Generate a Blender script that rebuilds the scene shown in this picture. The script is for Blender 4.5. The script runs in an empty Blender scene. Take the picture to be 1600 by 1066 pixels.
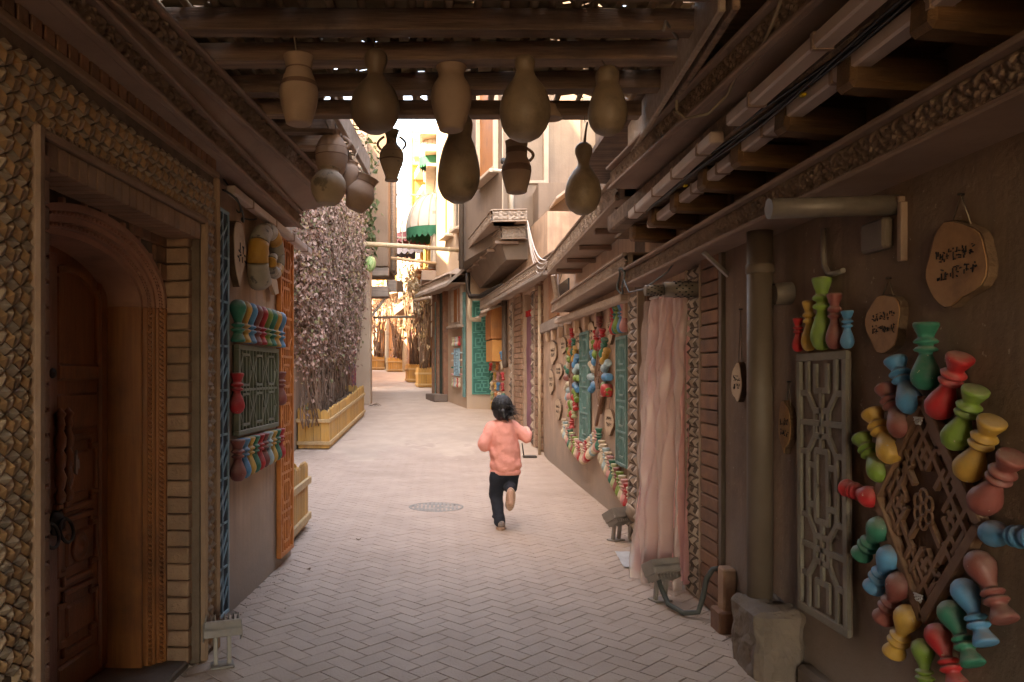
import bpy, math, random
import numpy as np
from mathutils import Matrix, Vector, noise
R = math.radians
random.seed(7)
scn = bpy.context.scene
# ------------------------------------------------------------------ camera, sky, sun, exposure
CAMH, FPX, VX, VY = 1.45, 1200.0, 690.0, 585.0
cam_d = bpy.data.cameras.new('camera')
cam_d.sensor_width = 36.0; cam_d.lens = 36.0 * FPX / 1600.0
cam_d.shift_x = (800.0 - VX) / 1600.0; cam_d.shift_y = (VY - 533.0) / 1600.0
cam_d.clip_start = 0.05; cam_d.clip_end = 500.0
cam = bpy.data.objects.new('camera', cam_d); scn.collection.objects.link(cam)
cam.location = (0, 0, CAMH); cam.rotation_euler = (R(90), 0, 0)
scn.camera = cam
SUN_DIR = Vector((0.55, 0.50, -0.85)).normalized()      # the way the light travels
wld = bpy.data.worlds.new('World'); scn.world = wld; wld.use_nodes = True
nt = wld.node_tree; nt.nodes.clear()
sky = nt.nodes.new('ShaderNodeTexSky'); sky.sky_type = 'NISHITA'; sky.sun_disc = False
sky.sun_elevation = math.asin(-SUN_DIR.z); sky.sun_rotation = math.atan2(-SUN_DIR.x, -SUN_DIR.y)
sky.air_density = 1.0; sky.dust_density = 1.5; sky.ozone_density = 0.6
bg = nt.nodes.new('ShaderNodeBackground'); bg.inputs[1].default_value = 0.15
wo = nt.nodes.new('ShaderNodeOutputWorld')
nt.links.new(sky.outputs[0], bg.inputs[0]); nt.links.new(bg.outputs[0], wo.inputs[0])
sun_d = bpy.data.lights.new('sun', 'SUN'); sun_d.energy = 2.1; sun_d.angle = R(0.53); sun_d.color = (1.0, 0.90, 0.76)
sun = bpy.data.objects.new('sun', sun_d); scn.collection.objects.link(sun)
sun.rotation_euler = SUN_DIR.to_track_quat('-Z', 'Y').to_euler(); sun.location = (-6, -6, 30)
vs = scn.view_settings
vs.view_transform = 'Standard'; vs.look = 'None'; vs.exposure = 4.25; vs.gamma = 1.0; vs.use_curve_mapping = False
vs.use_white_balance = True; vs.white_balance_temperature = 9600.0; vs.white_balance_tint = 12.0
cy = scn.cycles
cy.use_denoising = True; cy.max_bounces = 10; cy.diffuse_bounces = 7; cy.glossy_bounces = 3
cy.transmission_bounces = 6; cy.transparent_max_bounces = 8; cy.sample_clamp_indirect = 8.0
cy.caustics_reflective = False; cy.caustics_refractive = False

# ------------------------------------------------------------------ materials
MATS = {}
def col4(c): return (c[0], c[1], c[2], 1.0)
def mat(name, c1, c2=None, rough=0.8, scale=5.0, bump=0.15, bscale=45.0, rnd=0.0, dirt=None, dscale=0.9, dlo=0.5, dhi=0.75,
        metal=0.0, chips=None, grain=None, dust=0.0, dustc=(0.34, 0.27, 0.22), trans=0.0, spec=0.35, streak=None, island=None, coat=0.0, low=None,
        ctr=(0.35, 0.65), bdist=0.01):
    m = bpy.data.materials.new(name); m.use_nodes = True; n = m.node_tree.nodes; l = m.node_tree.links
    b = n['Principled BSDF']; b.inputs['Roughness'].default_value = rough; b.inputs['Metallic'].default_value = metal
    b.inputs['Specular IOR Level'].default_value = spec
    if coat: b.inputs['Coat Weight'].default_value = coat; b.inputs['Coat Roughness'].default_value = 0.25
    geo = n.new('ShaderNodeNewGeometry'); pos = geo.outputs['Position']
    if grain:                                   # object space, stretched along the piece
        tc = n.new('ShaderNodeTexCoord'); oi = n.new('ShaderNodeObjectInfo')
        mp = n.new('ShaderNodeMapping'); mp.inputs['Scale'].default_value = grain
        add = n.new('ShaderNodeVectorMath'); add.operation = 'ADD'
        cm = n.new('ShaderNodeVectorMath'); cm.operation = 'SCALE'; cm.inputs[3].default_value = 3.7
        cx = n.new('ShaderNodeCombineXYZ')
        for k in range(3): l.new(oi.outputs['Random'], cx.inputs[k])
        l.new(cx.outputs[0], cm.inputs[0]); l.new(tc.outputs['Object'], add.inputs[0]); l.new(cm.outputs[0], add.inputs[1])
        l.new(add.outputs[0], mp.inputs[0]); vec = mp.outputs[0]
    else: vec = pos
    def nz(scale, det=5.0, v=None, rg=0.6):
        t = n.new('ShaderNodeTexNoise'); t.inputs['Scale'].default_value = scale; t.inputs['Detail'].default_value = det
        t.inputs['Roughness'].default_value = rg; l.new(v if v is not None else vec, t.inputs['Vector']); return t.outputs['Fac']
    def ramp(f, lo, hi):
        r = n.new('ShaderNodeMapRange'); r.inputs[1].default_value = lo; r.inputs[2].default_value = hi; l.new(f, r.inputs[0]); return r.outputs[0]
    def mix(f, a, c, mode='MIX'):
        x = n.new('ShaderNodeMix'); x.data_type = 'RGBA'; x.blend_type = mode
        if isinstance(f, float): x.inputs[0].default_value = f
        else: l.new(f, x.inputs[0])
        for s, v in ((6, a), (7, c)):
            if isinstance(v, tuple): x.inputs[s].default_value = col4(v)
            else: l.new(v, x.inputs[s])
        return x.outputs[2]
    c2 = c2 or tuple(v * 0.75 for v in c1)
    c = mix(ramp(nz(scale), *ctr), c1, c2)
    if island:
        rp = n.new('ShaderNodeValToRGB'); rp.color_ramp.interpolation = 'CONSTANT'
        while len(rp.color_ramp.elements) < len(island): rp.color_ramp.elements.new(0.5)
        for e, (p, q) in zip(rp.color_ramp.elements, island): e.position = p; e.color = col4(q)
        l.new(geo.outputs['Random Per Island'], rp.inputs[0]); c = mix(0.85, c, rp.outputs[0])
    if dirt: c = mix(ramp(nz(dscale, 8.0, pos, 0.65), dlo, dhi), c, dirt)
    if chips: c = mix(ramp(nz(30.0, 4.0, pos, 0.7), 0.672, 0.69), c, chips)
    if streak:                                  # drips: stretched along world z
        mp2 = n.new('ShaderNodeMapping'); mp2.inputs['Scale'].default_value = (7.0, 7.0, 0.35); l.new(pos, mp2.inputs[0])
        f = ramp(nz(1.6, 6.0, mp2.outputs[0]), 0.5, 0.8)
        c = mix(f, c, streak)
    if low:                                     # splash stains with ragged edges near the ground
        sx = n.new('ShaderNodeSeparateXYZ'); l.new(pos, sx.inputs[0])
        a1 = n.new('ShaderNodeMath'); a1.operation = 'MULTIPLY_ADD'; l.new(nz(2.2, 7.0, pos), a1.inputs[0]); a1.inputs[1].default_value = -1.3; l.new(sx.outputs[2], a1.inputs[2])
        c = mix(ramp(a1.outputs[0], 0.25, -0.55), c, low)
    if rnd:
        oi2 = n.new('ShaderNodeObjectInfo'); mr = n.new('ShaderNodeMapRange')
        mr.inputs[3].default_value = 1 - rnd; mr.inputs[4].default_value = 1 + rnd; l.new(oi2.outputs['Random'], mr.inputs[0])
        hs = n.new('ShaderNodeHueSaturation'); l.new(mr.outputs[0], hs.inputs['Value']); l.new(c, hs.inputs['Color']); c = hs.outputs[0]
    if dust:
        sx = n.new('ShaderNodeSeparateXYZ'); l.new(geo.outputs['Normal'], sx.inputs[0])
        ml = n.new('ShaderNodeMath'); ml.operation = 'MULTIPLY'; l.new(ramp(sx.outputs[2], 0.0, 0.9), ml.inputs[0]); l.new(ramp(nz(22.0, 5.0, pos), 0.3, 0.62), ml.inputs[1])
        m2 = n.new('ShaderNodeMath'); m2.operation = 'MULTIPLY'; l.new(ml.outputs[0], m2.inputs[0]); m2.inputs[1].default_value = dust
        c = mix(m2.outputs[0], c, dustc)
    l.new(c, b.inputs['Base Color'])
    if trans: b.inputs['Transmission Weight'].default_value = trans
    if bump:
        bp = n.new('ShaderNodeBump'); bp.inputs['Strength'].default_value = bump; bp.inputs['Distance'].default_value = bdist
        l.new(nz(bscale, 6.0), bp.inputs['Height']); l.new(bp.outputs[0], b.inputs['Normal'])
    MATS[name] = m; return m

PL = (0.54, 0.37, 0.262)
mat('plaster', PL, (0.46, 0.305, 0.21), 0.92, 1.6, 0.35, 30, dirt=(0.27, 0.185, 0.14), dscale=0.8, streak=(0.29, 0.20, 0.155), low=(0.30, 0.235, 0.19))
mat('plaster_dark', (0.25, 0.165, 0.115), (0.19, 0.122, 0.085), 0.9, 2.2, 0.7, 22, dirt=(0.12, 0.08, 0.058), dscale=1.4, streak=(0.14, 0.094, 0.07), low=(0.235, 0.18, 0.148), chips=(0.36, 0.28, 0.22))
mat('plaster_pale', (0.47, 0.345, 0.25), (0.41, 0.295, 0.21), 0.92, 1.1, 0.3, 26, dirt=(0.42, 0.30, 0.22), dscale=0.7, streak=(0.42, 0.31, 0.235))
mat('plaster_cream', (0.40, 0.30, 0.21), (0.35, 0.26, 0.18), 0.92, 1.1, 0.3, 26, dirt=(0.46, 0.35, 0.26), dscale=0.6)
mat('plaster_mud', (0.215, 0.152, 0.112), (0.18, 0.126, 0.092), 0.92, 1.1, 0.4, 22, dirt=(0.15, 0.105, 0.078), dscale=0.8, streak=(0.15, 0.106, 0.08))
mat('mortar', (0.17, 0.115, 0.085), (0.11, 0.076, 0.058), 0.95, 9, 0.4, 60)
mat('joint', (0.10, 0.075, 0.06), (0.17, 0.128, 0.10), 0.95, 7, 0.3, 60, dirt=(0.44, 0.328, 0.258), dscale=2.3, dlo=0.44, dhi=0.56)
mat('paver', (0.455, 0.338, 0.268), (0.40, 0.293, 0.23), 0.82, 2.2, 0.6, 70, rnd=0.025, dirt=(0.33, 0.24, 0.185), dscale=0.6, dlo=0.5, dhi=0.8)
mat('paving_far_lit', (0.50, 0.38, 0.298), (0.44, 0.33, 0.255), 0.88, 3, 0.3, 30, dirt=(0.36, 0.275, 0.215), dscale=0.5)  # same paving, lightened to make the far lane look brighter lit
mat('brick', (0.35, 0.205, 0.132), (0.26, 0.15, 0.098), 0.85, 8, 0.5, 70, rnd=0.16, dirt=(0.20, 0.135, 0.10), dscale=2.2)
mat('brick_red', (0.27, 0.135, 0.082), (0.20, 0.10, 0.066), 0.85, 8, 0.5, 70, rnd=0.18, dirt=(0.17, 0.105, 0.08), dscale=2.0)
mat('tile_buff', (0.40, 0.28, 0.19), (0.32, 0.22, 0.148), 0.5, 10, 0.25, 60, rnd=0.12, dirt=(0.18, 0.125, 0.09), dscale=5)
mat('tile_ochre', (0.37, 0.215, 0.11), (0.29, 0.165, 0.085), 0.5, 10, 0.25, 60, rnd=0.13, dirt=(0.2, 0.12, 0.07), dscale=5)
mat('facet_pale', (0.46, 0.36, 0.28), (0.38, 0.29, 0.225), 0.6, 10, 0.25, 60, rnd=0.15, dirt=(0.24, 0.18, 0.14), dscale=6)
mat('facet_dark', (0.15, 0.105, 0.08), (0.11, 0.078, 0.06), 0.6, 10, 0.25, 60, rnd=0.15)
mat('tile_grey', (0.34, 0.255, 0.185), (0.26, 0.195, 0.14), 0.5, 10, 0.25, 60, rnd=0.12, dirt=(0.17, 0.125, 0.095), dscale=5)
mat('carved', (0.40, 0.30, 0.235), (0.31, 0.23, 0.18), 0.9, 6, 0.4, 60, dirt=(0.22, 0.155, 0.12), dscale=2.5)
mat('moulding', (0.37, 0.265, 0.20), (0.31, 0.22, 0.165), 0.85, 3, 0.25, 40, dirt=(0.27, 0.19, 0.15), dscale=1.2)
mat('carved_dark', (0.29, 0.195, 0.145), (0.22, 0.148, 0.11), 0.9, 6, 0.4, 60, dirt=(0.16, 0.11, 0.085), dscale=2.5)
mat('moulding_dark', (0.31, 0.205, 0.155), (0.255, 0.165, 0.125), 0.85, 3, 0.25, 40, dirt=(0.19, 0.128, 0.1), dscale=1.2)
mat('moulding_peach', (0.285, 0.175, 0.118), (0.23, 0.14, 0.095), 0.85, 9, 0.3, 50, dirt=(0.26, 0.165, 0.12), dscale=3)
mat('door_wood', (0.30, 0.105, 0.04), (0.22, 0.072, 0.028), 0.30, 5, 0.35, 30, grain=(9, 9, 0.6), dirt=(0.075, 0.03, 0.018), dscale=3, spec=0.5)
mat('door_wood_red', (0.30, 0.135, 0.09), (0.22, 0.095, 0.064), 0.34, 5, 0.35, 30, grain=(9, 9, 0.6), dirt=(0.10, 0.046, 0.034), dscale=3, spec=0.5)
mat('door_trim', (0.36, 0.13, 0.042), (0.26, 0.088, 0.03), 0.33, 5, 0.3, 30, grain=(9, 9, 0.6), dirt=(0.12, 0.05, 0.025), dscale=2.5, spec=0.5)
mat('arch_clay', (0.42, 0.215, 0.148), (0.33, 0.165, 0.115), 0.6, 6, 0.3, 40, dirt=(0.16, 0.09, 0.065), dscale=3)
mat('bare_paint', (0.46, 0.40, 0.36), None, 0.7, 20, 0.2, 60)
mat('iron', (0.035, 0.03, 0.028), (0.07, 0.055, 0.045), 0.5, 20, 0.3, 60, metal=0.6)
mat('beam', (0.30, 0.195, 0.135), (0.135, 0.085, 0.06), 0.8, 3, 0.6, 18, grain=(0.5, 8, 8), rnd=0.2, dirt=(0.075, 0.05, 0.038), dscale=2.2)
mat('joist', (0.17, 0.085, 0.036), (0.09, 0.045, 0.022), 0.7, 3, 0.5, 18, grain=(0.5, 8, 8), rnd=0.2, dirt=(0.10, 0.056, 0.03), dscale=2.5)
mat('pole', (0.60, 0.43, 0.28), (0.40, 0.27, 0.17), 0.75, 4, 0.4, 30, grain=(6, 0.6, 6), rnd=0.25)
mat('straw', (0.40, 0.29, 0.17), (0.25, 0.17, 0.10), 0.85, 6, 0.3, 50, rnd=0.2)
mat('timber_pale', (0.47, 0.36, 0.28), (0.36, 0.265, 0.20), 0.75, 3, 0.4, 20, grain=(0.5, 9, 9), dirt=(0.27, 0.2, 0.155), dscale=2)
mat('timber_grey', (0.33, 0.26, 0.21), (0.22, 0.17, 0.14), 0.8, 3, 0.4, 20, grain=(0.5, 9, 9), dirt=(0.17, 0.125, 0.1), dscale=2)
mat('planter', (0.58, 0.31, 0.085), (0.46, 0.24, 0.07), 0.6, 3, 0.4, 20, grain=(9, 9, 0.6), rnd=0.15, dirt=(0.42, 0.26, 0.13), dscale=3)
mat('planter_rail', (0.60, 0.40, 0.20), (0.48, 0.31, 0.15), 0.65, 3, 0.4, 20, grain=(0.6, 9, 9), rnd=0.1, dirt=(0.40, 0.28, 0.17), dscale=3)
mat('soil', (0.10, 0.07, 0.05), None, 0.95, 20, 0.6, 50)
mat('gourd', (0.31, 0.22, 0.145), (0.22, 0.152, 0.098), 0.5, 5, 0.25, 25, rnd=0.12, dirt=(0.14, 0.095, 0.06), dscale=9, dlo=0.48, dhi=0.72, spec=0.45)
mat('gourd_dark', (0.15, 0.10, 0.07), (0.20, 0.135, 0.085), 0.5, 4, 0.2, 25, dirt=(0.09, 0.065, 0.05), dscale=6, spec=0.4)
mat('clay', (0.40, 0.27, 0.195), (0.34, 0.22, 0.155), 0.75, 5, 0.15, 40, rnd=0.08, dirt=(0.28, 0.19, 0.14), dscale=5)
mat('clay_band', (0.22, 0.125, 0.085), (0.17, 0.10, 0.07), 0.75, 6, 0.15, 40)
mat('clay_pale', (0.42, 0.31, 0.22), (0.32, 0.235, 0.16), 0.75, 4, 0.15, 40, dirt=(0.17, 0.13, 0.09), dscale=11, dlo=0.55, dhi=0.62)
mat('string', (0.30, 0.23, 0.17), None, 0.9, 20, 0)
for k, c in dict(red=(0.50, 0.028, 0.035), maroon=(0.26, 0.075, 0.066), yellow=(0.56, 0.32, 0.075), green=(0.19, 0.31, 0.055), teal=(0.022, 0.175, 0.115),
                 blue=(0.075, 0.275, 0.49), pale_blue=(0.36, 0.50, 0.53), cream=(0.64, 0.52, 0.37), pale_green=(0.42, 0.47, 0.25), pink=(0.58, 0.27, 0.25), orange=(0.62, 0.23, 0.07)).items():
    mat('paint_' + k, c, tuple(v * 0.80 for v in c), 0.5, 12, 0.22, 38, dirt=tuple(v * 0.62 + 0.05 for v in c), dscale=9, dlo=0.50, dhi=0.72, dust=0.6, spec=0.35, rnd=0.10, chips=(0.42, 0.33, 0.26))
mat('lattice_blue', (0.30, 0.46, 0.52), (0.22, 0.35, 0.41), 0.6, 6, 0.2, 40, dirt=(0.17, 0.24, 0.27), dscale=4)
mat('navy', (0.018, 0.035, 0.05), None, 0.7, 6, 0.1, 40)
mat('lattice_orange', (0.62, 0.215, 0.06), (0.50, 0.165, 0.05), 0.55, 6, 0.2, 40, dirt=(0.36, 0.14, 0.06), dscale=4)
mat('lattice_olive', (0.165, 0.185, 0.13), (0.13, 0.145, 0.105), 0.6, 6, 0.2, 40, dust=0.5, dirt=(0.12, 0.12, 0.095), dscale=5)
mat('olive_back', (0.07, 0.082, 0.062), None, 0.8, 6, 0.2, 40)
mat('lattice_teal', (0.13, 0.26, 0.235), (0.10, 0.205, 0.19), 0.6, 6, 0.2, 40, dust=0.3, dirt=(0.13, 0.18, 0.16), dscale=5)
mat('teal_back', (0.045, 0.115, 0.105), None, 0.8, 6, 0.2, 40)
mat('fret_teal', (0.085, 0.30, 0.235), (0.07, 0.24, 0.19), 0.6, 6, 0.2, 40)
mat('fret_back', (0.035, 0.17, 0.135), None, 0.7, 6, 0.2, 40)
mat('lattice_grey', (0.225, 0.20, 0.165), (0.18, 0.16, 0.132), 0.6, 6, 0.25, 40, dirt=(0.14, 0.115, 0.095), dscale=4, dust=0.4)
mat('lattice_brown', (0.25, 0.135, 0.085), (0.19, 0.10, 0.062), 0.55, 6, 0.25, 40, dirt=(0.10, 0.056, 0.04), dscale=4, dust=0.35)
mat('brown_back', (0.10, 0.045, 0.022), None, 0.7, 6, 0.2, 40)
mat('slice_face', (0.42, 0.225, 0.11), (0.31, 0.155, 0.075), 0.7, 7, 0.3, 40, dirt=(0.22, 0.12, 0.07), dscale=7)
mat('slice_pale', (0.56, 0.41, 0.28), (0.46, 0.32, 0.21), 0.75, 7, 0.3, 40, dirt=(0.33, 0.23, 0.155), dscale=7)
mat('bark', (0.165, 0.095, 0.056), (0.10, 0.058, 0.038), 0.9, 14, 0.9, 40, rnd=0.1)
mat('ink', (0.02, 0.014, 0.012), None, 0.8, 8, 0)
mat('metal_grey', (0.27, 0.235, 0.21), (0.215, 0.185, 0.165), 0.5, 5, 0.1, 40, metal=0.25, dirt=(0.19, 0.15, 0.125), dscale=4, dust=0.5)
mat('trunking', (0.52, 0.40, 0.345), (0.44, 0.335, 0.285), 0.5, 3, 0.08, 40, dirt=(0.33, 0.245, 0.20), dscale=3)
mat('pipe_brown', (0.135, 0.098, 0.076), (0.11, 0.078, 0.06), 0.55, 4, 0.1, 40, dirt=(0.14, 0.10, 0.08), dscale=2)
mat('pipe_cream', (0.55, 0.42, 0.29), (0.47, 0.35, 0.24), 0.5, 4, 0.1, 40)
mat('flue', (0.21, 0.175, 0.15), (0.15, 0.122, 0.105), 0.5, 8, 0.15, 40, metal=0.3, dust=0.4)
mat('black', (0.012, 0.011, 0.011), None, 0.5, 8, 0)
mat('cable', (0.075, 0.08, 0.075), None, 0.55, 8, 0.1, 30)
mat('cable_pale', (0.58, 0.50, 0.44), None, 0.55, 8, 0)
mat('yellow_tag', (0.55, 0.38, 0.02), None, 0.6, 8, 0)
mat('concrete', (0.19, 0.142, 0.115), (0.145, 0.108, 0.088), 0.92, 3, 0.5, 35, dirt=(0.15, 0.115, 0.095), dscale=3)
mat('glass_dark', (0.02, 0.022, 0.025), None, 0.08, 4, 0.0, spec=0.6)
mat('glass_flood', (0.30, 0.31, 0.31), None, 0.15, 4, 0.0, spec=0.6)
mat('shutter', (0.40, 0.155, 0.045), (0.32, 0.115, 0.035), 0.6, 4, 0.2, 30, grain=(9, 9, .6), dirt=(0.24, 0.10, 0.04), dscale=3)
mat('frame_cream', (0.62, 0.50, 0.38), (0.54, 0.43, 0.33), 0.7, 4, 0.2, 30, dirt=(0.40, 0.31, 0.24), dscale=3)
mat('frame_yellow', (0.62, 0.42, 0.13), (0.52, 0.34, 0.10), 0.7, 4, 0.2, 30)
mat('orange_wall', (0.58, 0.27, 0.08), (0.50, 0.22, 0.07), 0.8, 4, 0.2, 30)
mat('awning', (0.72, 0.68, 0.60), (0.64, 0.59, 0.51), 0.8, 3, 0.1, 30, dirt=(0.55, 0.50, 0.43), dscale=2)
mat('valance_green', (0.035, 0.21, 0.115), None, 0.8, 5, 0.1, 30)
mat('valance_maroon', (0.20, 0.06, 0.065), None, 0.8, 5, 0.1, 30)
mat('valance_navy', (0.05, 0.05, 0.075), None, 0.8, 5, 0.1, 30)
mat('door_green', (0.045, 0.075, 0.062), (0.03, 0.05, 0.042), 0.6, 5, 0.2, 30)
mat('door_magenta', (0.16, 0.03, 0.07), None, 0.7, 5, 0.2, 30)
mat('rug', (0.33, 0.045, 0.06), (0.10, 0.05, 0.12), 0.95, 9, 0.3, 80, dirt=(0.36, 0.22, 0.16), dscale=14, dlo=0.52, dhi=0.56, ctr=(0.5, 0.54))
mat('leaf', (0.33, 0.20, 0.165), (0.24, 0.145, 0.115), 0.8, 3, 0.0, island=[(0.0, (0.33, 0.185, 0.14)), (0.2, (0.24, 0.13, 0.09)), (0.38, (0.40, 0.25, 0.19)), (0.52, (0.15, 0.085, 0.058)), (0.68, (0.34, 0.22, 0.17)), (0.82, (0.24, 0.16, 0.07)), (0.92, (0.15, 0.15, 0.06))])
mat('leaf_straw', (0.36, 0.26, 0.15), (0.29, 0.2, 0.12), 0.8, 3, 0.0, island=[(0.0, (0.38, 0.27, 0.15)), (0.3, (0.28, 0.19, 0.11)), (0.55, (0.22, 0.15, 0.10)), (0.75, (0.42, 0.32, 0.2))])
mat('leaf_green', (0.09, 0.11, 0.04), (0.06, 0.08, 0.03), 0.7, 4, 0.0, island=[(0.0, (0.085, 0.105, 0.04)), (0.5, (0.055, 0.075, 0.03)), (0.8, (0.14, 0.13, 0.06))])
mat('stem', (0.25, 0.155, 0.105), (0.15, 0.09, 0.06), 0.9, 8, 0.4, 50, rnd=0.25)
mat('melon', (0.20, 0.33, 0.10), (0.48, 0.50, 0.24), 0.45, 20, 0.0, grain=(2.0, 2.0, 0.25), ctr=(0.45, 0.55))
mat('bamboo', (0.62, 0.44, 0.27), (0.52, 0.35, 0.21), 0.5, 6, 0.2, 30, grain=(0.6, 8, 8))
mat('skin', (0.58, 0.34, 0.25), (0.54, 0.31, 0.225), 0.55, 9, 0.05, 60)
mat('sweater', (0.84, 0.35, 0.285), (0.80, 0.32, 0.26), 0.95, 6, 0.55, 9, spec=0.15, bdist=0.02)
mat('trousers', (0.022, 0.024, 0.032), (0.03, 0.032, 0.042), 0.9, 6, 0.6, 11, spec=0.2, bdist=0.02)
mat('hair', (0.012, 0.010, 0.011), (0.02, 0.016, 0.016), 0.42, 12, 0.5, 70, spec=0.45)
mat('shoe_tan', (0.34, 0.27, 0.24), (0.28, 0.22, 0.20), 0.7, 12, 0.2, 60)
mat('shoe_grey', (0.22, 0.20, 0.20), None, 0.7, 12, 0.2, 60)
mat('sole', (0.50, 0.32, 0.23), (0.44, 0.28, 0.20), 0.8, 12, 0.2, 60)
mat('manhole', (0.27, 0.235, 0.20), (0.21, 0.18, 0.155), 0.6, 9, 0.4, 50, metal=0.2, dirt=(0.36, 0.29, 0.24), dscale=4)
mat('shell_grey', (0.27, 0.235, 0.19), (0.36, 0.31, 0.25), 0.55, 7, 0.3, 40, dirt=(0.11, 0.10, 0.09), dscale=14, dlo=0.56, dhi=0.62)
mat('shell_ochre', (0.46, 0.24, 0.045), (0.36, 0.18, 0.04), 0.55, 9, 0.3, 40)
mat('cardboard', (0.36, 0.22, 0.12), (0.30, 0.18, 0.10), 0.85, 5, 0.2, 30)
mat('sheet_plastic', (0.55, 0.53, 0.52), None, 0.35, 5, 0.2, 30)
def curtain_mat(name, base, c2, alpha, rough):
    m = mat(name, base, c2, rough, 2.2, 0.3, 14, ctr=(0.38, 0.62), spec=0.5)
    n = m.node_tree.nodes; l = m.node_tree.links; b = n['Principled BSDF']; out = n['Material Output']
    tr = n.new('ShaderNodeBsdfTranslucent'); tr.inputs[0].default_value = col4(base)
    mx = n.new('ShaderNodeMixShader'); mx.inputs[0].default_value = 0.35
    l.new(b.outputs[0], mx.inputs[1]); l.new(tr.outputs[0], mx.inputs[2])
    tp = n.new('ShaderNodeBsdfTransparent'); m3 = n.new('ShaderNodeMixShader'); m3.inputs[0].default_value = alpha
    l.new(tp.outputs[0], m3.inputs[1]); l.new(mx.outputs[0], m3.inputs[2]); l.new(m3.outputs[0], out.inputs[0])
curtain_mat('curtain_cloth', (0.76, 0.43, 0.41), (0.60, 0.28, 0.28), 1.0, 0.8)
curtain_mat('curtain_film', (0.80, 0.66, 0.60), (0.70, 0.54, 0.49), 0.46, 0.2)
curtain_mat('curtain_violet', (0.38, 0.19, 0.22), (0.28, 0.13, 0.17), 1.0, 0.6)

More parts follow.
